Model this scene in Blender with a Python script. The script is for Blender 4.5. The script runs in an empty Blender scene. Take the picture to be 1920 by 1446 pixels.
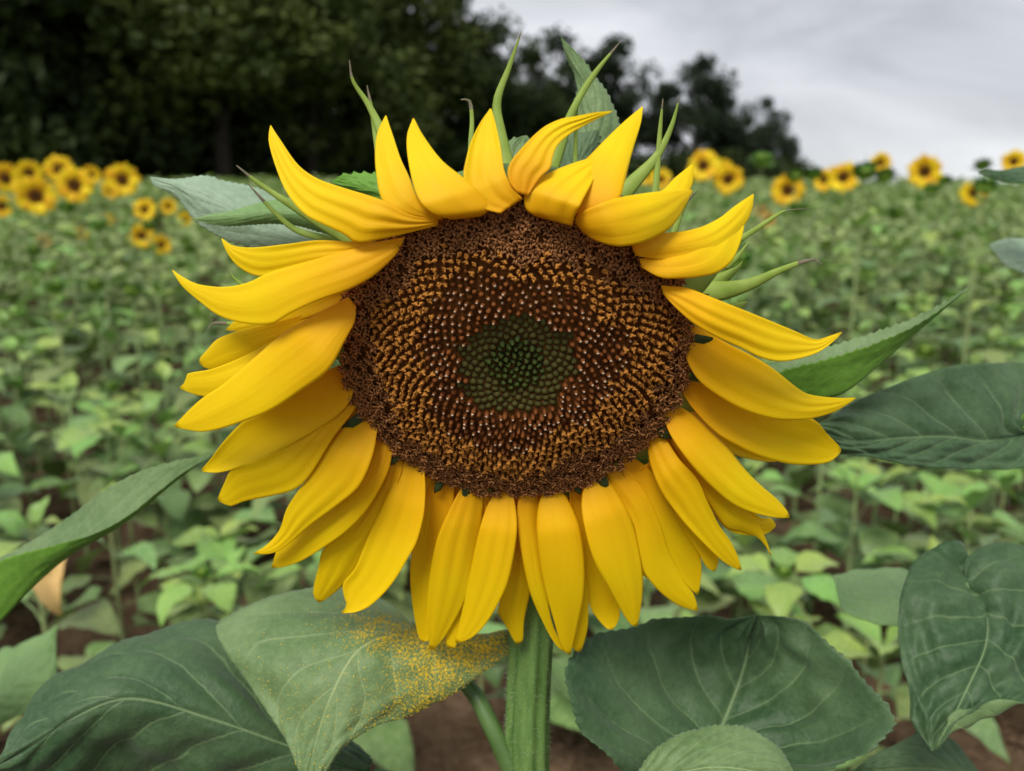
import bpy, math, random
import numpy as np
from mathutils import Vector, Matrix

random.seed(11); rng = np.random.default_rng(11)
scene = bpy.context.scene
col = scene.collection
R_ = math.radians

# ------------------------------------------------------------------ camera
F = 1478.0                      # focal length in photo pixels (1920 wide)
PITCH = R_(12.0)
CAM = np.array([0.0, 0.0, 1.25])
FW = np.array([0, math.cos(PITCH), -math.sin(PITCH)])
UP = np.array([0, math.sin(PITCH), math.cos(PITCH)])
RT = np.array([1.0, 0, 0])
cd = bpy.data.cameras.new('camera'); cam = bpy.data.objects.new('camera', cd); col.objects.link(cam)
cam.location = CAM; cam.rotation_euler = (math.pi/2 - PITCH, 0, 0)
cd.sensor_width = 36; cd.lens = 36*F/1920; cd.clip_start = .02; cd.clip_end = 3000
cd.dof.use_dof = True; cd.dof.focus_distance = .355; cd.dof.aperture_fstop = 7.0
scene.camera = cam
def at(px, py, d):
    """photo pixel + distance along the optical axis -> world point"""
    return CAM + d*(FW + RT*((px-960)/F) - UP*((py-723)/F))
def proj(P):
    v = P - CAM; d = v @ FW
    return 960 + F*(v @ RT)/d, 723 - F*(v @ UP)/d, d

# ------------------------------------------------------------------ sky, sun, exposure
SUN_EL, SUN_AZ = R_(54), R_(205)     # azimuth clockwise from +Y (behind-left of the camera)
w = bpy.data.worlds.new('World'); scene.world = w; w.use_nodes = True
nt = w.node_tree; nt.nodes.clear()
def N(t, kind, **kw):
    n = t.nodes.new(kind)
    for k, v in kw.items():
        if k.startswith('i_'):
            key = k[2:]; key = int(key) if key.isdigit() else key
            n.inputs[key].default_value = v
        else: setattr(n, k, v)
    return n
sky = N(nt, 'ShaderNodeTexSky', sky_type='NISHITA', sun_disc=False, sun_elevation=SUN_EL, sun_rotation=SUN_AZ)
tc = N(nt, 'ShaderNodeTexCoord')
mp = N(nt, 'ShaderNodeMapping'); mp.inputs['Scale'].default_value = (1.5, 1.5, 4.0)
nz = N(nt, 'ShaderNodeTexNoise'); nz.inputs['Scale'].default_value = 1.9; nz.inputs['Detail'].default_value = 7; nz.inputs['Roughness'].default_value = .52
nz.inputs['Distortion'].default_value = .35
rp = N(nt, 'ShaderNodeValToRGB')
e = rp.color_ramp.elements
e[0].position = .34; e[0].color = (2.3, 2.35, 2.50, 1); e[1].position = .66; e[1].color = (3.95, 4.0, 4.14, 1)
mx = N(nt, 'ShaderNodeMix', data_type='RGBA'); mx.inputs[0].default_value = .94
bg = N(nt, 'ShaderNodeBackground'); bg.inputs['Strength'].default_value = .10
wo = N(nt, 'ShaderNodeOutputWorld')
L = nt.links.new
L(tc.outputs['Generated'], mp.inputs['Vector']); L(mp.outputs[0], nz.inputs['Vector']); L(nz.outputs['Fac'], rp.inputs[0])
L(sky.outputs[0], mx.inputs['A']); L(rp.outputs[0], mx.inputs['B']); L(mx.outputs['Result'], bg.inputs['Color']); L(bg.outputs[0], wo.inputs['Surface'])
sd = bpy.data.lights.new('sun', 'SUN'); sd.energy = 1.5; sd.angle = R_(24); sd.color = (1, .96, .87)
sun = bpy.data.objects.new('sun', sd); col.objects.link(sun)
sdir = Vector((math.sin(SUN_AZ)*math.cos(SUN_EL), math.cos(SUN_AZ)*math.cos(SUN_EL), math.sin(SUN_EL)))
sun.rotation_euler = sdir.to_track_quat('Z', 'Y').to_euler()
vs = scene.view_settings
vs.view_transform = 'Standard'; vs.look = 'None'; vs.exposure = 1.15; vs.gamma = 1; vs.use_curve_mapping = False
scene.cycles.max_bounces = 6; scene.cycles.diffuse_bounces = 3; scene.cycles.transmission_bounces = 4; scene.cycles.transparent_max_bounces = 4

# ------------------------------------------------------------------ helpers
def mesh_np(name, V, Q, mats=(), smooth=True, attrs=None, mat_idx=None):
    """V (n,3), Q list/array of quads or tris"""
    me = bpy.data.meshes.new(name)
    V = np.asarray(V, float)
    if isinstance(Q, np.ndarray):
        k = Q.shape[1]; flat = Q.ravel(); starts = np.arange(len(Q))*k; tot = np.full(len(Q), k)
    else:
        flat = np.array([i for f in Q for i in f]); tot = np.array([len(f) for f in Q]); starts = np.concatenate([[0], np.cumsum(tot)[:-1]])
    me.vertices.add(len(V)); me.vertices.foreach_set('co', V.ravel())
    me.loops.add(len(flat)); me.loops.foreach_set('vertex_index', flat.astype(np.int32))
    me.polygons.add(len(tot)); me.polygons.foreach_set('loop_start', starts.astype(np.int32)); me.polygons.foreach_set('loop_total', tot.astype(np.int32))
    for m in mats: me.materials.append(m)
    if mat_idx is not None: me.polygons.foreach_set('material_index', np.asarray(mat_idx, np.int32))
    me.polygons.foreach_set('use_smooth', np.full(len(tot), smooth))
    for k, a in (attrs or {}).items():
        at_ = me.attributes.new(k, 'FLOAT', 'POINT'); at_.data.foreach_set('value', np.asarray(a, np.float32))
    me.update(calc_edges=True); me.validate()
    return me
def obj(name, me, parent=None, M=None):
    o = bpy.data.objects.new(name, me); col.objects.link(o)
    if parent is not None: o.parent = parent
    if M is not None: o.matrix_local = M
    return o
def tag(o, label=None, cat=None, group=None, kind=None):
    for k, v in (('label', label), ('category', cat), ('group', group), ('kind', kind)):
        if v: o[k] = v
    return o
def empty(name, loc, label, cat, group=None):
    o = bpy.data.objects.new(name, None); col.objects.link(o); o.location = loc; o.empty_display_size = .05
    o.matrix_world = Matrix.Translation(loc)
    return tag(o, label, cat, group)
def local(o, root):            # geometry is in world space: make the part keep its place under its root
    o.parent = root; o.matrix_parent_inverse = Matrix.Translation(-Vector(root.location)); return o
def sub(o, part):
    o.parent = part; o.matrix_parent_inverse = Matrix.Identity(4); return o
def crom(pts, n):
    """Catmull-Rom through pts, n samples at even arc length"""
    P = np.asarray(pts, float)
    if len(P) == 2: return P[0] + np.linspace(0, 1, n)[:, None]*(P[1]-P[0])
    E = np.vstack([2*P[0]-P[1], P, 2*P[-1]-P[-2]])
    out = []
    for i in range(1, len(E)-2):
        t = np.linspace(0, 1, 16, endpoint=False)[:, None]
        a, b, c, d_ = E[i-1], E[i], E[i+1], E[i+2]
        out.append(.5*((2*b)+(-a+c)*t+(2*a-5*b+4*c-d_)*t**2+(-a+3*b-3*c+d_)*t**3))
    out = np.vstack(out+[P[-1:]])
    s = np.concatenate([[0], np.cumsum(np.linalg.norm(np.diff(out[:, :3], axis=0), axis=1))]); s /= s[-1]
    x = np.linspace(0, 1, n)
    return np.stack([np.interp(x, s, out[:, k]) for k in range(out.shape[1])], 1)
def grid_quads(n, m):
    i = np.arange(n-1)[:, None]*m + np.arange(m-1)[None]
    i = i.ravel(); return np.stack([i, i+1, i+m+1, i+m], 1)
def tube(pts, rad, k=10, caps=True):
    P = np.asarray(pts, float); n = len(P); rad = np.broadcast_to(np.asarray(rad, float), (n,))
    V = []; t = np.gradient(P, axis=0); ref = np.array([.31, .83, .46])
    for i in range(n):
        ti = t[i]/np.linalg.norm(t[i]); a = np.cross(ti, ref); a /= np.linalg.norm(a); b = np.cross(ti, a)
        an = np.arange(k)*2*math.pi/k
        V.append(P[i] + rad[i]*(np.cos(an)[:, None]*a + np.sin(an)[:, None]*b))
    V = np.vstack(V); Q = []
    for i in range(n-1):
        for j in range(k):
            j2 = (j+1) % k; Q.append((i*k+j, i*k+j2, (i+1)*k+j2, (i+1)*k+j))
    if caps: Q.append(tuple(range(k))[::-1]); Q.append(tuple((n-1)*k+j for j in range(k)))
    return V, Q
def rotm(n_, up=None):
    """3x3 with z axis along n_"""
    z = Vector(n_).normalized(); a = Vector(up) if up is not None else Vector((.2, .1, 1))
    x = a.cross(z)
    if x.length < 1e-4: x = Vector((1, 0, 0)).cross(z)
    x.normalize(); y = z.cross(x)
    return Matrix((x, y, z)).transposed()

# ------------------------------------------------------------------ materials
def newmat(name):
    m = bpy.data.materials.new(name); m.use_nodes = True; t = m.node_tree; t.nodes.clear()
    return m, t, N(t, 'ShaderNodeOutputMaterial')
def mixrgb(t, fac, a, b, mode='MIX'):
    n = N(t, 'ShaderNodeMix', data_type='RGBA', blend_type=mode)
    for sock, v in ((n.inputs[0], fac), (n.inputs['A'], a), (n.inputs['B'], b)):
        if isinstance(v, (int, float)): sock.default_value = v
        elif isinstance(v, tuple): sock.default_value = (*v, 1)
        else: t.links.new(v, sock)
    return n.outputs['Result']
def math_(t, op, a, b=None, c=None):
    n = N(t, 'ShaderNodeMath', operation=op)
    for i, v in enumerate((a, b, c)):
        if v is None: continue
        if isinstance(v, (int, float)): n.inputs[i].default_value = v
        else: t.links.new(v, n.inputs[i])
    return n.outputs[0]
def attr(t, name): return N(t, 'ShaderNodeAttribute', attribute_name=name).outputs['Fac']
def noise(t, scale, detail=3, coord='Object', rough=.55, stretch=None):
    tcn = N(t, 'ShaderNodeTexCoord'); n = N(t, 'ShaderNodeTexNoise')
    n.inputs['Scale'].default_value = scale; n.inputs['Detail'].default_value = detail; n.inputs['Roughness'].default_value = rough
    if stretch:
        m_ = N(t, 'ShaderNodeMapping'); m_.inputs['Scale'].default_value = stretch
        t.links.new(tcn.outputs[coord], m_.inputs[0]); t.links.new(m_.outputs[0], n.inputs['Vector'])
    else: t.links.new(tcn.outputs[coord], n.inputs['Vector'])
    return n.outputs['Fac']
def rng_map(t, v, a, b, c=0., d_=1.):
    n = N(t, 'ShaderNodeMapRange'); t.links.new(v, n.inputs[0])
    for i, x in enumerate((a, b, c, d_)): n.inputs[i+1].default_value = x
    return n.outputs[0]
def surface(t, out, colr, rough=.55, spec=.4, trans=0., tcol=None, bump=None, bstr=.2, bdist=.001, sheen=0., sheen_tint=(1,1,1)):
    p = N(t, 'ShaderNodeBsdfPrincipled')
    if isinstance(colr, tuple): p.inputs['Base Color'].default_value = (*colr, 1)
    else: t.links.new(colr, p.inputs['Base Color'])
    if isinstance(rough, float): p.inputs['Roughness'].default_value = rough
    else: t.links.new(rough, p.inputs['Roughness'])
    p.inputs['Specular IOR Level'].default_value = spec
    if sheen: p.inputs['Sheen Weight'].default_value = sheen; p.inputs['Sheen Roughness'].default_value = .5; p.inputs['Sheen Tint'].default_value = (*sheen_tint, 1)
    if bump is not None:
        b = N(t, 'ShaderNodeBump'); b.inputs['Strength'].default_value = bstr; b.inputs['Distance'].default_value = bdist
        t.links.new(bump, b.inputs['Height']); t.links.new(b.outputs[0], p.inputs['Normal'])
    if trans:
        tr = N(t, 'ShaderNodeBsdfTranslucent')
        tc_ = tcol if tcol is not None else colr
        if isinstance(tc_, tuple): tr.inputs[0].default_value = (*tc_, 1)
        else: t.links.new(tc_, tr.inputs[0])
        ms = N(t, 'ShaderNodeMixShader'); ms.inputs[0].default_value = trans
        t.links.new(p.outputs[0], ms.inputs[1]); t.links.new(tr.outputs[0], ms.inputs[2]); t.links.new(ms.outputs[0], out.inputs[0])
    else: t.links.new(p.outputs[0], out.inputs[0])

def mat_petal():
    m, t, o = newmat('petal_yellow')
    tt = attr(t, 'lt'); ss = attr(t, 'ls')
    base = mixrgb(t, rng_map(t, tt, .02, .62), (.86, .35, .002), (.92, .70, .003))
    n1 = noise(t, 30, 2)
    base = mixrgb(t, math_(t, 'MULTIPLY', rng_map(t, n1, .35, .7), .35), base, (.92, .63, .003))
    oi = N(t, 'ShaderNodeObjectInfo')
    base = mixrgb(t, math_(t, 'MULTIPLY', oi.outputs['Random'], .3), base, (.90, .60, .003))
    cv = N(t, 'ShaderNodeCombineXYZ'); t.links.new(math_(t, 'MULTIPLY', ss, 34.), cv.inputs[0]); t.links.new(math_(t, 'MULTIPLY', tt, 1.6), cv.inputs[1]); t.links.new(math_(t, 'MULTIPLY', oi.outputs['Random'], 40.), cv.inputs[2])
    st = N(t, 'ShaderNodeTexNoise'); st.inputs['Scale'].default_value = 1.; st.inputs['Detail'].default_value = 2; t.links.new(cv.outputs[0], st.inputs['Vector'])
    base = mixrgb(t, math_(t, 'MULTIPLY', rng_map(t, st.outputs['Fac'], .5, .75), .16), base, (.80, .46, .002))
    surface(t, o, base, rough=.55, spec=.22, trans=.3, tcol=mixrgb(t, 1., base, (1., .92, .6), 'MULTIPLY'), bump=st.outputs['Fac'], bstr=.3, bdist=.0005)
    return m
def vein_nodes(t, nside=6.5, wid=.045):
    tt = attr(t, 'lt'); ss = attr(t, 'ls')
    a = math_(t, 'ABSOLUTE', ss)
    n1 = noise(t, 40, 2)
    q = math_(t, 'SUBTRACT', tt, math_(t, 'MULTIPLY', math_(t, 'POWER', a, .85), .42))
    q = math_(t, 'ADD', q, math_(t, 'MULTIPLY', math_(t, 'SUBTRACT', n1, .5), .04))
    fr = math_(t, 'PINGPONG', math_(t, 'MULTIPLY', q, nside), .5)         # 0 on a vein
    side = rng_map(t, fr, 0., wid, 1., 0.)
    side = math_(t, 'MULTIPLY', side, rng_map(t, a, .55, .95, 1., .0))
    mid = rng_map(t, a, .004, .017, 1., 0.)
    return math_(t, 'MAXIMUM', mid, math_(t, 'MULTIPLY', side, .6)), fr, a
def mat_leaf(name, c1, c2, vein, trans, tcol, rough=.54, spec=.32, bs=.4, sheen=.12):
    m, t, o = newmat(name)
    v, fr, a = vein_nodes(t)
    big = noise(t, 18, 4); fine = noise(t, 240, 3)
    c = mixrgb(t, rng_map(t, big, .35, .68), c1, c2)
    c = mixrgb(t, math_(t, 'MULTIPLY', rng_map(t, fine, .4, .75), .3), c, tuple(min(1, x*1.5+.01) for x in c2))
    c = mixrgb(t, math_(t, 'MULTIPLY', v, .7), c, vein)
    vo = N(t, 'ShaderNodeTexVoronoi', feature='DISTANCE_TO_EDGE'); vo.inputs['Scale'].default_value = 260
    tcn = N(t, 'ShaderNodeTexCoord'); t.links.new(tcn.outputs['Object'], vo.inputs['Vector'])
    net = rng_map(t, vo.outputs['Distance'], 0., .25)
    puck = noise(t, 75, 2)
    h = math_(t, 'ADD', math_(t, 'ADD', math_(t, 'MULTIPLY', net, .35), math_(t, 'MULTIPLY', puck, 4.)), math_(t, 'ADD', fine, math_(t, 'MULTIPLY', v, -1.2)))
    surface(t, o, c, rough=rough, spec=spec, trans=trans, tcol=tcol, bump=h, bstr=bs, bdist=.0007, sheen=sheen, sheen_tint=(.8, .95, .85))
    return m
def mat_plain(name, c1, c2, scale=30, rough=.6, spec=.3, trans=0., tcol=None, bstr=.3, bdist=.001, rand=0., stretch=None):
    m, t, o = newmat(name)
    n1 = noise(t, scale, 4, stretch=stretch)
    c = mixrgb(t, rng_map(t, n1, .32, .68), c1, c2)
    if rand:
        oi = N(t, 'ShaderNodeObjectInfo')
        hsv = N(t, 'ShaderNodeHueSaturation'); t.links.new(c, hsv.inputs['Color'])
        t.links.new(rng_map(t, oi.outputs['Random'], 0, 1, 1-rand, 1+rand), hsv.inputs['Value'])
        t.links.new(rng_map(t, oi.outputs['Random'], 0, 1, .5-.025, .5+.02), hsv.inputs['Hue'])
        c = hsv.outputs[0]
    surface(t, o, c, rough=rough, spec=spec, trans=trans, tcol=tcol, bump=n1, bstr=bstr, bdist=bdist)
    return m
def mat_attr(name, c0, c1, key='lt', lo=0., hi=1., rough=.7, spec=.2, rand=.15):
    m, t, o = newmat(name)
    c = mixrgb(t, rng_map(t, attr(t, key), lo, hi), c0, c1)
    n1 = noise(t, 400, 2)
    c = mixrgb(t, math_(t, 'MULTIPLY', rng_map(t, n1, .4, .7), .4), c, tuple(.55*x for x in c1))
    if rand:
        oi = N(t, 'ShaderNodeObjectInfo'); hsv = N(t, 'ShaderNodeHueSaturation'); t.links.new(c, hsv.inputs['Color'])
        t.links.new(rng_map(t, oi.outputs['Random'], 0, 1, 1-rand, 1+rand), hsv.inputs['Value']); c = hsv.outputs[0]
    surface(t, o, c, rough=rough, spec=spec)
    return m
M_PET = mat_petal()
M_LT = mat_leaf('leaf_upper_side', (.095, .165, .055), (.165, .245, .10), (.34, .43, .20), .10, (.10, .25, .03))
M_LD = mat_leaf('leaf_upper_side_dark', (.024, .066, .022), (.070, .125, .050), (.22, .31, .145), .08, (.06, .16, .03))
M_LP = mat_leaf('leaf_upper_side_pale', (.22, .32, .21), (.29, .39, .27), (.38, .49, .33), .10, (.15, .3, .06))
M_LU = mat_leaf('leaf_under_side', (.10, .24, .02), (.15, .33, .035), (.25, .43, .08), .25, (.16, .38, .02), bs=.3, sheen=.1)
M_LG = mat_leaf('leaf_light_green', (.15, .27, .085), (.21, .34, .12), (.30, .44, .18), .15, (.2, .4, .06), bs=.3)
M_BR = mat_plain('bract_green', (.20, .30, .035), (.31, .42, .08), 60, .55, .3, .15, (.2, .4, .04))
M_BRD = mat_plain('bract_dry_tip', (.10, .09, .055), (.22, .19, .12), 200)
M_STEM = mat_plain('stem_green', (.065, .14, .03), (.135, .235, .06), 50, .55, .35, stretch=(4, 4, .5), bstr=.4)
M_PETI = mat_plain('petiole_green', (.06, .12, .03), (.10, .18, .05), 60, .45, .4)
M_HAIR = mat_plain('hair_white', (.5, .6, .42), (.6, .7, .5), 100, trans=.3, tcol=(.6, .7, .5))
M_POL = mat_plain('pollen_gold', (.85, .56, .015), (.90, .68, .08), 900, .9, .1)
M_DISC = mat_plain('disc_base_brown', (.075, .026, .006), (.17, .064, .015), 300, .8, .1)
M_REC = mat_plain('receptacle_green', (.08, .16, .03), (.12, .22, .05), 60)

# ------------------------------------------------------------------ ground
def gz(x, y):
    y = np.asarray(y, float)
    s = np.clip(y-2, 0, 13)
    return .08*s + .012*np.clip(y-15, 0, 45) + .02*np.sin(np.asarray(x)*.6+y*.3)*np.clip((y-1)/4, 0, 1)
xs = np.concatenate([-np.geomspace(900, 7, 18), np.linspace(-6, 6, 97), np.geomspace(7, 900, 18)])
ys = np.concatenate([-np.geomspace(400, 3, 10), np.linspace(-2, 8, 81), np.linspace(8.5, 20, 16), np.geomspace(22, 1500, 18)])
X, Y = np.meshgrid(xs, ys, indexing='ij')
Z = gz(X, Y); near = np.exp(-((np.hypot(X, Y-3))/6)**2)
Z = Z + near*(rng.normal(0, .010, X.shape)) 
m, t, o = newmat('soil')
n1 = noise(t, 5, 6); n2 = noise(t, 45, 5)
c = mixrgb(t, rng_map(t, n1, .35, .65), (.085, .052, .030), (.165, .108, .068)); c = mixrgb(t, math_(t, 'MULTIPLY', rng_map(t, n2, .5, .75), .6), c, (.20, .14, .095))
tcn = N(t, 'ShaderNodeTexCoord'); sx = N(t, 'ShaderNodeSeparateXYZ'); t.links.new(tcn.outputs['Object'], sx.inputs[0])
c = mixrgb(t, rng_map(t, sx.outputs[1], 19, 24), c, mixrgb(t, rng_map(t, n1, .35, .65), (.05, .09, .02), (.09, .13, .035)))
surface(t, o, c, rough=.95, spec=.1, bump=math_(t, 'ADD', n2, n1), bstr=1., bdist=.03)
g = obj('ground', mesh_np('ground', np.stack([X, Y, Z], -1).reshape(-1, 3), grid_quads(*X.shape)[:, ::-1], [m])); g['kind'] = 'structure'
# loose clods of soil: uncountable
def clods(n):
    base = np.array([(1,0,0),(-1,0,0),(0,1,0),(0,-1,0),(0,0,1),(0,0,-1)], float); tri = np.array([(0,2,4),(2,1,4),(1,3,4),(3,0,4),(2,0,5),(1,2,5),(3,1,5),(0,3,5)])
    y = 1.1+3.2*rng.random(n)**1.3; x = (rng.random(n)*2-1)*(y*.72+.2); r = .004+.016*rng.random(n)**3
    V = base[None]*(1+.45*rng.normal(0, 1, (n, 6, 1)).clip(-1, 1))*r[:, None, None]*np.array([1, 1, .7]) + np.stack([x, y, gz(x, y)+r*.3], 1)[:, None]
    return V.reshape(-1, 3), (tri[None]+(np.arange(n)*6)[:, None, None]).reshape(-1, 3)
o = obj('soil_clods', mesh_np('soil_clods', *clods(9000), [m], smooth=False)); tag(o, 'brown loose clods of soil lying between the young plants', 'soil', kind='stuff')

# ------------------------------------------------------------------ wood behind the field
def leafy(n_blobs, n_leaf, rx, rz, zc, seed, leaf=.2, full=False):
    r = np.random.default_rng(seed); V = []
    cen = []
    for i in range(n_blobs):
        while True:
            p = r.normal(0, 1, 3); p /= np.linalg.norm(p); rr = r.random()**.4
            p = p*rr
            if full or p[2] > -.95: break
        prof = 1 - .22*max(0, p[2]) 
        cen.append((p[0]*rx*prof, p[1]*rx*prof, zc+p[2]*rz, (.22+.2*r.random())*rx))
    for cx, cy, cz, br in cen:
        k = n_leaf//n_blobs
        d = r.normal(0, 1, (k, 3)); d /= np.linalg.norm(d, axis=1)[:, None]
        P = np.array([cx, cy, cz]) + d*br*(r.random((k, 1))**.45)*np.array([1, 1, .75])
        V.append(P)
    P = np.vstack(V); k = len(P)
    a = r.normal(0, 1, (k, 3)); a /= np.linalg.norm(a, axis=1)[:, None]; b = np.cross(a, r.normal(0, 1, (k, 3))); b /= np.linalg.norm(b, axis=1)[:, None]
    s = leaf*(.5+.8*r.random((k, 1)))
    q = np.stack([P-a*s, P+b*s*.55, P+a*s, P-b*s*.55], 1).reshape(-1, 3)
    return q, np.arange(4*k).reshape(-1, 4), cen
def mat_tree(name, c1, c2):
    m, t, o = newmat(name)
    n1 = noise(t, .8, 3); c = mixrgb(t, rng_map(t, n1, .35, .65), c1, c2)
    surface(t, o, c, rough=.6, spec=.15, trans=.12, tcol=(.03, .06, .008)); return m
TM = [mat_tree('tree_foliage_dark', (.014, .025, .008), (.042, .062, .016)), mat_tree('tree_foliage_olive', (.034, .052, .012), (.080, .105, .022)), mat_tree('tree_foliage_grey', (.016, .026, .014), (.032, .048, .022))]
M_BARK = mat_plain('bark', (.02, .017, .012), (.045, .038, .03), 6, .9, .1)
TREES = []
for k in range(5):
    H = 1.0
    q, Q, cen = leafy(46, 9000, 3.0, 3.9, 5.6, 50+k, .15)
    crown = [mesh_np('crown', q, Q, [mm], smooth=False) for mm in TM]
    tv, tq = tube([(0,0,-.3),(.05,.02,1.5),(.0,.1,3.5),(.1,0,6.5),(.1,.05,8.2)], [.26,.2,.16,.09,.03], 8)
    tv = [tv]; tqq = list(tq); off = len(tv[0]); rr = random.Random(k)
    for c_ in rr.sample(cen, 12):
        z0 = min(7, max(1.3, c_[2]-1.6)); v2, q2 = tube([(.03,.04,z0),(c_[0]*.5,c_[1]*.5,z0+.5*(c_[2]-z0)+.15),c_[:3]], [.09,.06,.02], 5)
        tv.append(v2); tqq += [tuple(i+off for i in f) for f in q2]; off += len(v2)
    trunk = mesh_np('trunk', np.vstack(tv), tqq, [M_BARK])
    TREES.append((crown, trunk))
def tree(px, top, d, wid=1., var=0, mat=0, label='', group=None, name='broadleaf_tree'):
    p = at(px, 409, d); x, y = p[0], p[1]; z = float(gz(x, y)); ztop = at(px, top, d)[2]; h = max(3, ztop-z)
    e_ = empty(name, (x, y, z), label, 'tree', group); sc = h/9.3
    e_.rotation_euler = (0, 0, random.random()*6.28); e_.scale = (sc*wid, sc*wid, sc)
    crown, trunk = TREES[var % 5]
    obj('crown', crown[mat], e_); obj('trunk', trunk, e_)
GW = 'dark trees massed at the edge of the wood'
LW = 'tall dark broadleaf tree massed in the dense wood behind the field'
i = 0
for px, top, d, wd, mt in [(-260,-260,22,1.25,0),(-60,-300,23,1.2,0),(130,-260,22,1.2,0),(300,-200,24,1.2,1),(430,-160,23,1.2,1),(590,-100,26,1.2,1),(60,-350,29,1.3,0),(250,-330,31,1.3,0),(480,-250,31,1.25,0),(-160,-360,31,1.3,0),(690,-120,31,1.15,0)]:
    tree(px, top, d, wd, i, mt, LW, GW); i += 1
GM = 'trees stepping down along the wood edge'
for px, top, d, wd, mt, lb in [(775,-20,31,1.05,1,'olive green tree whose crown meets the sky at the wood edge'),(850,5,33,.95,0,'dark green tree sloping to the sky beside the olive green one'),
        (925,70,36,.95,0,'dark round tree behind the tallest green bracts of the big flower'),(1000,105,39,1.,0,'low dark tree behind the top of the big sunflower head'),
        (1085,70,41,1.1,2,'grey green tree with sky showing through, behind the upright leaf'),(1180,118,43,1.05,2,'loose grey green tree with small sky gaps, before the last trees'),
        (1295,122,44,.95,2,'dark tree rising behind the paired green bracts, second to last'),(1360,195,45,.85,2,'small low tree squeezed between two taller ones at the wood end'),(1430,190,46,.78,2,'last dark tree at the open end of the wood')]:
    tree(px, top, d, wd, i, mt, lb); i += 1
# dense underwood that closes the wood below the crowns
GU = 'bushes under the wood edge'
UB = [mesh_np('foliage', *leafy(26, 5200, 2.1, 1.7, 1.5, 80+k, .13, True)[:2], [TM[0]], smooth=False) for k in range(3)]
UT = mesh_np('stem', *tube([(0,0,-.2),(.1,0,1),(.05,.1,2.2)], [.08,.06,.02], 6), [M_BARK])
for k in range(26):
    px = -330+k*72+random.uniform(-15, 15); d = 20.5+max(0, px)*.0155+random.random()*1.5
    p = at(px, 409, d); e_ = empty('dark_bush', (p[0], p[1], float(gz(p[0], p[1]))), 'dark bush closing the gap beneath the trees of the wood', 'bush', GU)
    s = random.uniform(.95, 1.35)*(1.15 if px < 600 else 1.); e_.scale = (s*1.15, s*1.15, s*(1.25 if px < 700 else 1.)); e_.rotation_euler = (0, 0, random.random()*6)
    obj('foliage', UB[k % 3], e_); obj('stem', UT, e_)

# ------------------------------------------------------------------ field plants
def mat_field(name, c1, c2, vein, rand=.34):
    m, t, o = newmat(name)
    n1 = noise(t, 14, 3); c = mixrgb(t, rng_map(t, n1, .35, .65), c1, c2)
    v, fr, a = vein_nodes(t, 5.5, .06); c = mixrgb(t, math_(t, 'MULTIPLY', v, .55), c, vein)
    oi = N(t, 'ShaderNodeObjectInfo'); hsv = N(t, 'ShaderNodeHueSaturation'); t.links.new(c, hsv.inputs['Color'])
    t.links.new(rng_map(t, oi.outputs['Random'], 0, 1, 1-rand, 1+rand), hsv.inputs['Value'])
    rnd2 = math_(t, 'FRACT', math_(t, 'MULTIPLY', oi.outputs['Random'], 7.13)); t.links.new(rng_map(t, rnd2, 0, 1, .468, .528), hsv.inputs['Hue'])
    surface(t, o, hsv.outputs[0], rough=.5, spec=.4, trans=.16, tcol=(.20, .40, .05), sheen=.2); return m
MF_OLD = mat_field('field_leaf', (.105, .185, .048), (.205, .295, .10), (.30, .39, .15))
MF_YNG = mat_field('field_leaf_young', (.17, .31, .05), (.27, .41, .10), (.34, .48, .16), .15)
MF_STEM = mat_plain('field_stem', (.22, .31, .11), (.34, .42, .19), 20, rand=.2)
MF_BUD = mat_plain('field_bud', (.045, .11, .012), (.11, .22, .03), 60, rand=.15)
MF_BUDY = mat_plain('field_bud_core', (.13, .24, .02), (.22, .32, .04), 90)
MF_PET = mat_plain('field_petal', (.84, .54, .006), (.88, .64, .015), 40, trans=.3, tcol=(.85, .5, .01), rand=.08)
MF_PETW = mat_plain('field_petal_wilted', (.62, .32, .06), (.70, .42, .1), 40, trans=.2, tcol=(.7, .4, .05), rand=.1)
M_DEAD = mat_plain('dead_leaf_yellow', (.62, .40, .14), (.70, .48, .2), 40, trans=.2, tcol=(.6, .4, .1))
def heart(t):      # half width of a heart shaped blade, t 0..1
    return np.where(t < .22, .40*np.sqrt(np.clip(t/.22, 0, 1))*1.0, .40*np.clip(1-((t-.22)/.78)**1.55, 0, 1)) 
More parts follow.
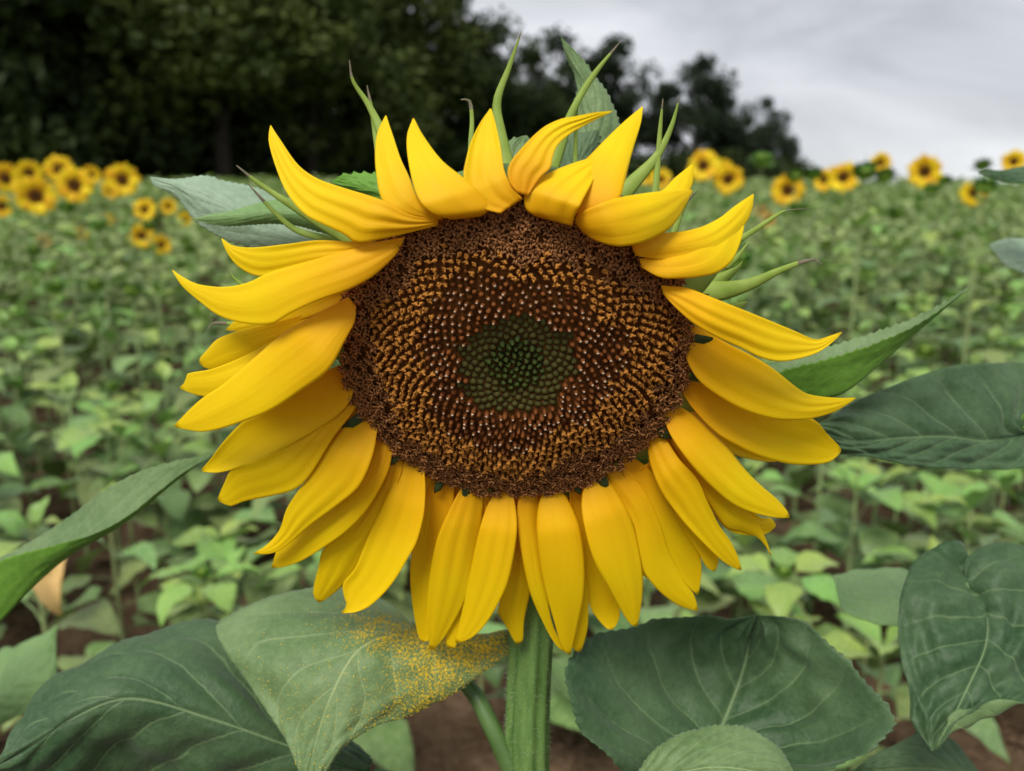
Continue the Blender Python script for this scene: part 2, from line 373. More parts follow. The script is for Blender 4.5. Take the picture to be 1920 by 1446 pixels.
def leaf_template(n, m, droop, cup, pet_len, lift, twist=0., seed=0, wide=1.0, pr=.014, pk=4):
    """leaf of blade length 1 growing from the origin along +X on its petiole; returns verts, quads, lt, ls"""
    r = np.random.default_rng(seed)
    t = np.linspace(0, 1, n)**.9; t[-1] = .995
    s = np.linspace(-1, 1, m)
    hw = heart(t)*wide*1.05
    T, S = np.meshgrid(t, s, indexing='ij'); HW = hw[:, None]
    ang = lift - droop*T                                    # slope along the rib
    dl = np.diff(t, prepend=0)
    cx = np.cumsum(np.cos(ang[:, 0])*dl); cz = np.cumsum(np.sin(ang[:, 0])*dl)
    back = .10*np.exp(-(T/.12)**2)*np.abs(S)**1.5            # basal lobes reach backwards
    yy = S*HW*np.cos(cup*.7)
    zz = cz[:, None] + np.abs(S)*HW*math.sin(cup) + .035*np.sin(9*T+3*S+seed)*np.abs(S) + .02*np.cos(T*30)*np.abs(S)
    xx = cx[:, None] - back
    a = twist*T; y2 = yy*np.cos(a) - (zz-cz[:, None])*np.sin(a); z2 = cz[:, None] + yy*np.sin(a) + (zz-cz[:, None])*np.cos(a)
    pe = np.array([[0, 0, 0], [.45*pet_len, 0, .34*pet_len], [pet_len*.85, 0, .42*pet_len], [pet_len, 0, .42*pet_len+.005]])
    P = np.stack([xx+pe[-1, 0], y2, z2+pe[-1, 2]], -1).reshape(-1, 3)
    Q = grid_quads(n, m)[:, ::-1].tolist()
    pv, pq = tube(np.vstack([pe, [pe[-1]+np.array([.12, 0, .12*math.tan(lift)])]]), [pr*1.2, pr, pr*.9, pr*.85, pr*.4], pk, caps=False)
    Q += [tuple(i+len(P) for i in f) for f in pq]
    lt = np.concatenate([T.ravel(), np.full(len(pv), .5)]); ls = np.concatenate([S.ravel(), np.zeros(len(pv))])
    return np.vstack([P, pv]), Q, lt, ls
LEAFT = []
for k, (dr, cu, pl, li, tw, wd) in enumerate([(.9,.25,.5,.25,.2,1.05),(1.3,.1,.55,.35,-.25,1.0),(.5,.4,.45,.15,.1,.9),(1.6,-.1,.6,.3,.35,1.1),(.8,.5,.35,.5,-.3,.85),(1.1,.2,.6,.05,.5,1.0)]):
    LEAFT.append(leaf_template(9, 7, dr, cu, pl, li, tw, k, wd))
LEAF_OLD = [mesh_np('leaf', a, b, [MF_OLD], attrs={'lt': c, 'ls': d_}) for a, b, c, d_ in LEAFT]
LEAF_YNG = [mesh_np('leaf_young', a, b, [MF_YNG], attrs={'lt': c, 'ls': d_}) for a, b, c, d_ in LEAFT]
UPT = [leaf_template(8, 5, .7, .45, .12, .95, .1, 20, .8), leaf_template(8, 5, 1.2, .35, .15, .8, -.2, 21, .75)]
LEAF_UP = [mesh_np('leaf_top', a, b, [MF_YNG], attrs={'lt': c, 'ls': d_}) for a, b, c, d_ in UPT]
LEAF_DEAD = mesh_np('leaf_dead', *leaf_template(9, 7, 2.2, .9, .5, .2, .9, 5)[:2], [M_DEAD])
STEMS = []
for k in range(4):
    b = np.array([random.uniform(-.03, .03) for _ in range(4)])
    STEMS.append(mesh_np('stem', *tube([(0,0,-.03),(b[0]*.4,b[1]*.4,.25),(b[0],b[1],.5),(b[0]+b[2]*.3,b[1]+b[3]*.3,.78),(0,0,1)], [1.1,1.,.9,.75,.6], 6), [MF_STEM]))
# bud: bract-wrapped little head, radius 1
def bud_mesh():
    V, Q, MI = [], [], []
    def add(v, q, mi):
        o_ = sum(len(a) for a in V); V.append(np.asarray(v)); 
        for f in q: Q.append(tuple(i+o_ for i in f)); MI.append(mi)
    th = np.linspace(0, math.pi, 7); ph = np.arange(10)*2*math.pi/10
    v = [(math.sin(a)*math.cos(b)*.62, math.sin(a)*math.sin(b)*.62, -.45*math.cos(a)) for a in th for b in ph]
    q = [(i*10+j, i*10+(j+1) % 10, (i+1)*10+(j+1) % 10, (i+1)*10+j) for i in range(6) for j in range(10)]
    add(v, q, 1)
    for ring, n, ln, el in ((0, 13, 1.0, .25), (1, 11, .85, .75), (2, 8, .7, 1.1)):
        for k in range(n):
            a = (k+.5*ring)*2*math.pi/n + random.uniform(-.1, .1); ca, sa = math.cos(a), math.sin(a); e2 = el+random.uniform(-.2, .25)
            pts = []
            for s_, w_, b_ in ((0, .16, 0), (.35, .2, .12), (.75, .1, .1), (1, .005, -.05)):
                rr = .45+ln*s_*math.cos(e2)*.75; zz = -.25+.12*ring+ln*s_*math.sin(e2)+b_
                pts += [(rr*ca-w_*sa, rr*sa+w_*ca, zz), (rr*ca+w_*sa, rr*sa-w_*ca, zz)]
            add(pts, [(0,1,3,2),(2,3,5,4),(4,5,7,6)], 0)
    return mesh_np('bud', np.vstack(V), Q, [MF_BUD, MF_BUDY], mat_idx=MI)
BUD = bud_mesh()
# open head: disc and separate petals, radius 1 over all
m, t, o = newmat('field_disc'); rr_ = attr(t, 'lt'); n1 = noise(t, 14, 3)
c = mixrgb(t, rng_map(t, rr_, .25, .5), (.08, .045, .010), (.16, .058, .010)); c = mixrgb(t, rng_map(t, rr_, .55, .85), c, (.46, .19, .014)); c = mixrgb(t, rng_map(t, rr_, .9, 1.), c, (.12, .04, .01))
c = mixrgb(t, math_(t, 'MULTIPLY', rng_map(t, n1, .4, .6), .5), c, (.07, .028, .008))
surface(t, o, c, rough=.9, spec=.1, bump=n1, bstr=1., bdist=.05); M_FD = m
def dome(R, h, back, k=20):
    prof = [(0, h*.8), (.25, h*.92), (.5, h), (.75, h*.8), (.92, h*.4), (1, 0), (.95, -.3*back), (.6, -.8*back), (.2, -back)]
    V = []; lt = []
    for r_, z_ in prof:
        for j in range(k): a = j*2*math.pi/k; V.append((R*r_*math.cos(a), R*r_*math.sin(a), z_)); lt.append(r_)
    n = len(prof); Q = [(i*k+j, (i+1)*k+j, (i+1)*k+(j+1) % k, i*k+(j+1) % k) for i in range(n-1) for j in range(k)]
    Q.append(tuple(range(k))); Q.append(tuple((n-1)*k+j for j in range(k))[::-1])
    MI = [0 if (f//k) < 5 else 1 for f in range((n-1)*k)]+[0, 1]
    return np.array(V), Q, lt, MI
dv, dq, dl_, dmi = dome(.40, .10, .22)
HEAD = mesh_np('flower_disc', dv, dq, [M_FD, MF_BUD], attrs={'lt': dl_}, mat_idx=dmi)
def petal_t(seed):
    r = random.Random(seed); V = []; n = 6
    for i in range(n):
        t_ = i/(n-1); w_ = .15*math.sin(math.pi*min(.98, .12+.86*t_))**.8*(1 if t_ < .95 else .25)
        x_ = .36+.64*t_; z_ = -.04+.10*math.sin(t_*2.2)+r.uniform(-.02, .02)-.1*t_*t_*r.random()
        V += [(x_, -w_, z_-.012), (x_, 0, z_+.015), (x_, w_, z_-.012)]
    return mesh_np('petal', np.array(V), grid_quads(n, 3), [MF_PET])
PETS = [petal_t(k) for k in range(4)]
PETSW = [p.copy() for p in PETS]
for p in PETSW: p.materials.clear(); p.materials.append(MF_PETW)
FWHITE = 0
def field_leaf(root, me, x, y, z, az, tilt, s):
    M = Matrix.Translation((x, y, z)) @ Matrix.Rotation(az, 4, 'Z') @ Matrix.Rotation(-tilt, 4, 'Y') @ Matrix.Scale(s, 4)
    return obj('leaf', me, root, M)
def plant_layout(h, r, big=1., n_nodes=None, bare=.0):
    """list of (kind, z, azimuth, tilt, size) for the leaves of a young plant of height h"""
    out = []; n = n_nodes or r.randint(4, 6); a0 = r.uniform(0, 6.28)
    for k in range(n):
        f = (k+.8)/n; z = h*(.22+.74*f) if not bare else h*(bare+(.93-bare)*f)
        for j in (0, 1):
            az = a0+k*1.45+j*math.pi+r.uniform(-.35, .35)
            sz = big*(.125-.055*abs(f-.55)*1.4)*r.uniform(.8, 1.2)
            out.append(('old' if f < .8 else 'young', z+r.uniform(-.02, .02), az, r.uniform(-.45, .4)+.25*(f-.5), sz))
    for j in range(3):
        out.append(('up', h*.985, a0+j*2.1+r.uniform(-.3, .3), r.uniform(-.1, .4), big*r.uniform(.055, .085)))
    return out
def build_plant(name, x, y, h, label, cat, group, r, head=None, big=1., stem_r=.0055, layout=None):
    z = float(gz(x, y))
    e_ = empty(name, (x, y, z), label, cat, group)
    obj('stem', r.choice(STEMS), e_, Matrix.Diagonal((stem_r, stem_r, h, 1)) if False else Matrix.LocRotScale(None, None, Vector((stem_r, stem_r, h))))
    for kind, lz, az, ti, sz in (layout or plant_layout(h, r, big)):
        me = r.choice(LEAF_OLD if kind == 'old' else LEAF_YNG if kind == 'young' else LEAF_UP)
        field_leaf(e_, me, 0, 0, lz, az, ti, sz)
    return e_
# hero spots in the field, from the photograph: (px, py, diameter px, kind)
FL_L = [(10,335,60),(55,326,52),(68,368,78),(111,318,56),(140,348,72),(171,330,38),(230,338,66),(208,356,38),(272,394,46),(316,388,34),(347,412,30),(266,443,50),(303,460,40),(3,388,48),(153,438,28),(203,412,24),(-60,350,60)]
FL_R = [(1318,312,64),(1365,337,62),(1476,357,64),(1581,333,62),(1545,338,46),(1733,322,66),(1650,306,42),(1900,304,48),(1824,362,52),(1240,337,42),(1212,330,36),(1355,318,40),(1960,330,60)]
FL_W = [(80,455,34),(1440,412,34),(1425,395,30),(208,495,26),(300,508,20)]
BUDS = [(1432,303,34),(1495,332,31),(1530,328,31),(1629,325,42),(1665,332,32),(1752,357,28),(1775,340,26),(1848,312,28),(1856,350,42),(1500,394,32),(1686,402,30),(1392,494,44),(1442,440,20),(1552,460,22),(1742,665,34),(1545,592,26),(1540,690,26),
        (95,543,36),(172,540,34),(242,548,34),(180,425,28),(119,392,28),(345,455,22),(352,470,24),(210,585,22),(200,732,28),(376,550,24),(275,425,24),(60,470,22),(130,505,20),(330,500,22),(20,560,20),(1610,420,20),(1800,440,20)]
HEADS = []
def place_head(px, py, dia, D, kind, label, group):
    d = D*F/dia; P = at(px, py, d); x, y = P[0], P[1]; z0 = float(gz(x, y)); h = P[2]-z0
    r = random.Random(int(px*7+py)); 
    HEADS.append((px, py+dia*.55, d, dia*.5))
    e_ = build_plant('sunflower_plant' if kind != 'bud' else 'budding_sunflower_plant', x, y+.03, h-.01, label, 'sunflower', group, r, big=1.15,
                     layout=plant_layout(h*.86, r, 1.1, max(4, int(h*6)), .15), stem_r=.0065)
    if kind == 'bud':
        M = Matrix.Translation((0, 0, h)) @ Matrix.Rotation(r.uniform(-.4, .4), 4, 'X') @ Matrix.Rotation(r.random()*6, 4, 'Z') @ Matrix.Scale(D*.72, 4)
        obj('bud', BUD, e_, M)
    else:
        yaw = r.uniform(-.3, .3); dirv = Vector((-x/max(.1, y)+yaw, -1, .05+r.uniform(-.15, .2)))
        M = Matrix.Translation((0, -.035, h)) @ rotm(dirv).to_4x4() @ Matrix.Rotation(r.random()*6, 4, 'Z') @ Matrix.Scale(D*.5, 4)
        hd = obj('flower_disc', HEAD, e_, M)
        n = 26 if dia > 30 else 20
        for k in range(n):
            if kind == 'wilt' and k % 3: continue
            ps = PETSW if kind == 'wilt' else PETS
            obj('petal', r.choice(ps), hd, Matrix.Rotation(k*2*math.pi/n+r.uniform(-.06, .06), 4, 'Z') @ Matrix.Rotation(r.uniform(-.28, .1), 4, 'Y') @ Matrix.Scale(r.uniform(.88, 1.05), 4))
    return x, y
taken = []
for px, py, s in FL_L: taken.append(place_head(px, py, s, .20*(.85+.0025*s), 'open', 'tall sunflower plant with open yellow flower in front of the dark wood', 'open sunflowers before the dark wood'))
for px, py, s in FL_R: taken.append(place_head(px, py, s, .21*(.85+.0025*s), 'open', *(('tall sunflower plant with open yellow flower against the open sky', 'open sunflowers along the skyline') if px > 1460 else ('tall sunflower plant with open yellow flower before the last trees of the wood', 'open sunflowers before the last trees'))))
for px, py, s in FL_W: taken.append(place_head(px, py, s, .15, 'wilt', 'sunflower plant with sparse withered orange petals, low in the field', 'withered sunflowers in the field'))
for px, py, s in BUDS: taken.append(place_head(px, py, s, .085 if py < 420 else .075, 'bud', 'tall sunflower plant with a closed green bud among the field leaves', 'budding sunflowers in the field'))
# special rosettes with a yellow-green bud close to the big flower
for px, py, d, lb in ((380, 1085, 1.55, 'bright green budding sunflower beside the big yellow petals and pollen dusted leaf'), (1468, 1085, 1.5, 'bright green budding sunflower between big petals and pale leaf over brown soil')):
    P = at(px, py, d); r = random.Random(int(px)); h = P[2]
    e_ = build_plant('budding_sunflower_plant', P[0], P[1], h, lb, 'sunflower', None, r, big=1., layout=plant_layout(h*.9, r, .9, 3) +
                     [('young', h*.97, k*1.05+.2, random.uniform(-.1, .35), .085) for k in range(6)])
    obj('bud', BUD, e_, Matrix.Translation((0, 0, h+.01)) @ Matrix.Scale(.022, 4)); taken.append((P[0], P[1]))
# scattered young plants
pts = []
for yy in np.arange(1.36, 25, .215):
    lim = yy*.70+.25
    step = .27 if yy < 12 else .42
    for xx in np.arange(-lim, lim, step):
        x = xx+random.uniform(-.12, .12); y = yy+random.uniform(-.10, .10)
        if y < 1.9 and random.random() < .4: continue
        if min((x-a)**2+(y-b)**2 for a, b in taken) < .015: continue
        if y > 20.3+max(0, x)*.9: continue
        pts.append((x, y))
pts.sort(key=lambda p: p[1])
# the field goes on beyond both edges of the picture
side = []
for yy in np.arange(.2, 22, .30):
    lim = max(yy, .9)*.70+.35
    for xx in np.arange(lim+.1, lim+4.5, .34):
        for sg in (-1, 1):
            x = sg*xx+random.uniform(-.1, .1); y = yy+random.uniform(-.1, .1)
            if y < 20.3+max(0, x)*.9: side.append((x, y))
NEAR = 282
def ph(x, y, r):
    h = min(.78, .44+.095*(y-1.35))*r.uniform(.82, 1.15); z0 = float(gz(x, y))
    for k_ in range(14):
        px, py, d = proj(np.array([x, y, z0+h+.05]))
        if any(d < hd and abs(px-hx) < hw+.11*F/d and py < hy for hx, hy, hd, hw in HEADS): h *= .93
        else: break
    return h
for k, (x, y) in enumerate(pts[:NEAR]):
    r = random.Random(k+500)
    build_plant('young_sunflower_plant', x, y, ph(x, y, r), *(('short young sunflower plant standing separately over bare brown soil', 'sunflower', 'young sunflower plants over bare soil') if y < 2.1 else
        ('young leafy sunflower plant without a flower, crowded among others in the green field', 'sunflower', 'young sunflower plants crowded in the field')), r, big=1.25 if y < 2.6 else 1.12)
# the rest of the field reads as one mass
def far_mass(P):
    V, LT, LS, Q, nv = [], [], [], [], 0
    T = [leaf_template(5, 3, dr, cu, pl, li, 0, k, 1.1, pk=3) for k, (dr, cu, pl, li) in enumerate([(.9,.25,.5,.25),(1.3,.1,.5,.35),(.5,.4,.45,.1)])]
    T = [(a, np.array([f for f in b if max(f) < 15]), c, d_) for a, b, c, d_ in T]
    for k, (x, y) in enumerate(P):
        r = random.Random(k+5000); h = ph(x, y, r); z0 = float(gz(x, y))
        for kind, lz, az, ti, sz in plant_layout(h, r, 1.15, 4):
            a, b, c, d_ = T[r.randrange(3)]
            M = np.array(Matrix.Rotation(az, 3, 'Z') @ Matrix.Rotation(-ti-(.4 if kind == 'up' else 0), 3, 'Y'))*sz*(1.5 if y > 12 else 1.1)
            V.append(a[:15] @ M.T + [x, y, z0+lz]); LT.append(c[:15]); LS.append(d_[:15]); Q.append(b+nv); nv += 15
    return mesh_np('field_foliage', np.vstack(V), np.vstack(Q), [MF_OLD], attrs={'lt': np.concatenate(LT), 'ls': np.concatenate(LS)})
o = obj('field_foliage', far_mass(pts[NEAR:]+side)); tag(o, 'far sunflower leaves running together into one green field', 'foliage', kind='stuff')
# a young plant with one yellowed leaf at the left
P = at(70, 1075, 1.6); r = random.Random(3)
e_ = build_plant('young_sunflower_plant', P[0], P[1], P[2]+.10, 'young sunflower plant with one curled withered yellow leaf, over the soil', 'sunflower', None, r, big=.8, layout=plant_layout(P[2]+.10, r, 1., 3))
tag(obj('withered_leaf', LEAF_DEAD, e_, Matrix.Translation((0, 0, P[2]-.005)) @ Matrix.Rotation(-.7, 4, 'Z') @ Matrix.Scale(.11, 4)), 'curled yellow withered leaf')
# ==HERO==
# ------------------------------------------------------------------ the big sunflower
TAU = R_(30); D0 = .36; RD = .0785; HD = .0135
CF = at(968, 663, D0)
E1 = RT; E2 = UP*math.cos(TAU) - FW*math.sin(TAU); EN = -FW*math.cos(TAU) - UP*math.sin(TAU)
def dome_h(r): return HD*(1-r*r) - .0045*math.exp(-(r/.26)**2)
def disc_pt(r, a, lift=0.):
    return CF + RD*r*(math.cos(a)*E1 + math.sin(a)*E2) + (dome_h(r)+lift)*EN
def disc_n(r, a):
    dr = (dome_h(r+.01)-dome_h(r-.01))/(.02*RD)
    n = EN - dr*(math.cos(a)*E1 + math.sin(a)*E2); return n/np.linalg.norm(n)
def plane_hit(px, py):
    d_ = FW + RT*((px-960)/F) - UP*((py-723)/F)
    s = ((CF-CAM) @ EN)/(d_ @ EN); P = CAM+s*d_-CF
    return s, math.hypot(P @ E1, P @ E2)/RD
STEM_X, STEM_D = 990, .452
root = empty('sunflower', at(985, 3400, .0001+.452), 'big yellow sunflower with brown disc facing the viewer above pollen dusted leaf', 'sunflower')
rx_, ry_ = at(985, 1446, STEM_D)[:2]
root.location = (rx_, ry_+.03, float(gz(rx_, ry_))); root.matrix_world = Matrix.Translation(root.location)

# --- disc base
k = 64; prof = [i/14 for i in range(15)]
V = [disc_pt(r_, j*2*math.pi/k) for r_ in prof for j in range(k)]
back = [(1.06, -.006), (1.05, -.016), (.85, -.028), (.55, -.036), (.25, -.042)]
for r_, z_ in back: V += [CF+RD*r_*(math.cos(j*2*math.pi/k)*E1+math.sin(j*2*math.pi/k)*E2)+z_*EN for j in range(k)]
n = len(prof)+len(back)
Q = [(i*k+j, (i+1)*k+j, (i+1)*k+(j+1) % k, i*k+(j+1) % k) for i in range(n-1) for j in range(k)] + [tuple((n-1)*k+j for j in range(k))[::-1]]
MI = [0 if i < len(prof)-1 else 1 for i in range(n-1) for j in range(k)]+[1]
disc = local(obj('flower_disc', mesh_np('flower_disc', V, Q, [M_DISC, M_REC], mat_idx=MI)), root)
tag(disc, 'dark brown domed disc with a green middle')

# --- florets (unit height along +z)
def ring_mesh(profile, k=5, star=0., mat=None, twist=0., tips=None, name='floret'):
    V, lt = [], []; zmax = max(p[1] for p in profile); zmin = min(p[1] for p in profile)
    for i, (r_, z_, st_) in enumerate(profile):
        for j in range(2*k):
            a = j*math.pi/k+twist*i; q = r_*(1+st_*(1 if j % 2 else -1)); V.append((q*math.cos(a), q*math.sin(a), z_+(st_*.05 if j % 2 else 0))); lt.append((z_-zmin)/(zmax-zmin))
    K = 2*k; n = len(profile)
    Q = [(i*K+j, i*K+(j+1) % K, (i+1)*K+(j+1) % K, (i+1)*K+j) for i in range(n-1) for j in range(K)] + [tuple((n-1)*K+j for j in range(K))]
    V = np.array(V); lt = list(lt)
    if tips:                                 # style branches curling over the mouth
        for a0, rr, zz, th in tips:
            ca, sa = math.cos(a0), math.sin(a0)
            p = [(0, 0, zz-.35), (rr*.35*ca, rr*.35*sa, zz), (rr*ca, rr*sa, zz+.05), (rr*1.15*ca, rr*1.15*sa, zz-.12)]
            v2, q2 = tube(p, [th, th, th*1.1, th*.5], 4); o_ = len(V); V = np.vstack([V, v2]); Q += [tuple(i+o_ for i in f) for f in q2]; lt += [1.0]*len(v2)
    return mesh_np(name, V, Q, [mat], attrs={'lt': lt}), (V, Q, lt)
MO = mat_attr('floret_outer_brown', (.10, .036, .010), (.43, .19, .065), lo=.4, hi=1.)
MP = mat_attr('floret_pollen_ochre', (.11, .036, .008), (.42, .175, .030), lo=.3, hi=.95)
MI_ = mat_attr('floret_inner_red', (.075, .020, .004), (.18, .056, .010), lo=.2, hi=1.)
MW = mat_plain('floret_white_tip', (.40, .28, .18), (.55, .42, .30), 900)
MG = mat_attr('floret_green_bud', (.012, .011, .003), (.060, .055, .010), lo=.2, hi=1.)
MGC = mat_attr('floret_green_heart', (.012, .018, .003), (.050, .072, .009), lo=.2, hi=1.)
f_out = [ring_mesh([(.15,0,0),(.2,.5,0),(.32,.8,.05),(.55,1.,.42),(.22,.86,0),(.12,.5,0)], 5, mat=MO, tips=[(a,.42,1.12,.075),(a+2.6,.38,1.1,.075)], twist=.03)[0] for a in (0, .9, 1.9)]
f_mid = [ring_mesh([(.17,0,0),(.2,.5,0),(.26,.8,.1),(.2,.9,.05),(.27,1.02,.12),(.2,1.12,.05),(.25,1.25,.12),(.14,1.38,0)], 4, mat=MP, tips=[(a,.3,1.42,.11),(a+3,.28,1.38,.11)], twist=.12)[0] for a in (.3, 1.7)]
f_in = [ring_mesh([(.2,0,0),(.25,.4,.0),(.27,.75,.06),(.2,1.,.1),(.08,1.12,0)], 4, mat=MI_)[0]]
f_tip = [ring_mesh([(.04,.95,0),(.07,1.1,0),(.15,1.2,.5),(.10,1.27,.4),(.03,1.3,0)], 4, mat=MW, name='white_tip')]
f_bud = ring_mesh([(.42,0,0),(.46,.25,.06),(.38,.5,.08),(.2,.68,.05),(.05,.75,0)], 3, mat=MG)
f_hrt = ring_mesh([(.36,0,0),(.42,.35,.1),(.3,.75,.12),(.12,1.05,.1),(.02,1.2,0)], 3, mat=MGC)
NF = 1900; GA = math.pi*(3-math.sqrt(5)); spec = []
for i in range(NF):
    r_ = math.sqrt((i+.5)/NF)*1.01; a = i*GA; spec.append((r_, a, i))
sp = RD*math.sqrt(math.pi/NF)
def fl_mat(r_, a, s, h, lean, rnd):
    n_ = disc_n(r_, a); rad = math.cos(a)*E1+math.sin(a)*E2
    ax = n_ + rad*lean + np.array([rnd.gauss(0, .09) for _ in range(3)])
    M3 = rotm(ax) @ Matrix.Rotation(rnd.random()*6.28, 3, 'Z') @ Matrix.Diagonal((s, s, h))
    return Matrix.Translation(Vector(disc_pt(r_, a, -.0012))) @ M3.to_4x4()
acc = {}
def stuff_add(key, tpl, M):
    V, Q, lt = tpl; Mn = np.array(M); d_ = acc.setdefault(key, [[], [], [], 0])
    d_[0].append(V @ Mn[:3, :3].T + Mn[:3, 3]); d_[1] += [tuple(i+d_[3] for i in f) for f in Q]; d_[2] += list(lt); d_[3] += len(V)
tpl = lambda me: None
def mesh_tpl(me):
    V = np.array([v.co for v in me.vertices]); Q = [tuple(p.vertices) for p in me.polygons]; lt = [a.value for a in me.attributes['lt'].data]; return V, Q, lt
TP = {id(m_): mesh_tpl(m_) for m_ in f_out+f_mid+f_in}
rnd = random.Random(5); rnd2 = random.Random(8)
cand = []
for r_, a, i in spec:
    jag = .05*math.sin(3*a+1)+.03*math.sin(7*a)
    r0 = r_; r_ = r_ if r_ < .3 else r_+rnd2.gauss(0, .02)
    # the pollen ring is one-sided: thick at left and right, thin at the top
    if r_ < .17: cand.append(('heart', r0, a))
    elif r_ < .322+.012*math.sin(2*a+1): cand.append(('bud', r0, a))
    elif r_ < .55+jag: cand.append(('in', r0, a))
    elif r_ < .80+jag-.10*max(0, math.sin(a))+.04*math.cos(2*a): cand.append(('mid', r0, a))
    else: cand.append(('out', r0, a))
n_single = 0
for kind, r_, a in reversed(cand):
    if kind == 'out' and rnd.random() < .06: continue
    if kind == 'out': me = rnd.choice(f_out); M = fl_mat(r_, a, sp*rnd.uniform(1.05, 1.4), sp*rnd.uniform(1.0, 1.7), .05, rnd)
    elif kind == 'mid': me = rnd.choice(f_mid); M = fl_mat(r_, a, sp*rnd.uniform(1.15, 1.5), sp*rnd.uniform(1.0, 1.4), .10, rnd)
    elif kind == 'in': me = f_in[0]; M = fl_mat(r_, a, sp*rnd.uniform(1.1, 1.45), sp*rnd.uniform(1.0, 1.6), .12, rnd)
    elif kind == 'bud': stuff_add('green_bud_florets', f_bud[1], fl_mat(r_, a, sp*1.4, sp*rnd.uniform(.9, 1.2), -.05, rnd)); continue
    else: stuff_add('green_heart_florets', f_hrt[1], fl_mat(r_, a, sp*1.4, sp*rnd.uniform(.8, 1.2), -.15, rnd)); continue
    if kind == 'in' and rnd.random() < .5: stuff_add('white_floret_tips', f_tip[0][1], M)
    if n_single < 296 and kind in ('out', 'mid'):
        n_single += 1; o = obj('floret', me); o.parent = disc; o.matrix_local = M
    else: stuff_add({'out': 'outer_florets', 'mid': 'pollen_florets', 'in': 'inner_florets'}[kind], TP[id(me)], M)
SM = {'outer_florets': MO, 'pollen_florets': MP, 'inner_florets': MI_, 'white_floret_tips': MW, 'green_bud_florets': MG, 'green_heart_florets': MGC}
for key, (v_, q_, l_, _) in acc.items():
    o = sub(obj(key, mesh_np(key, np.vstack(v_), q_, [SM[key]], attrs={'lt': l_})), disc); o['kind'] = 'stuff'

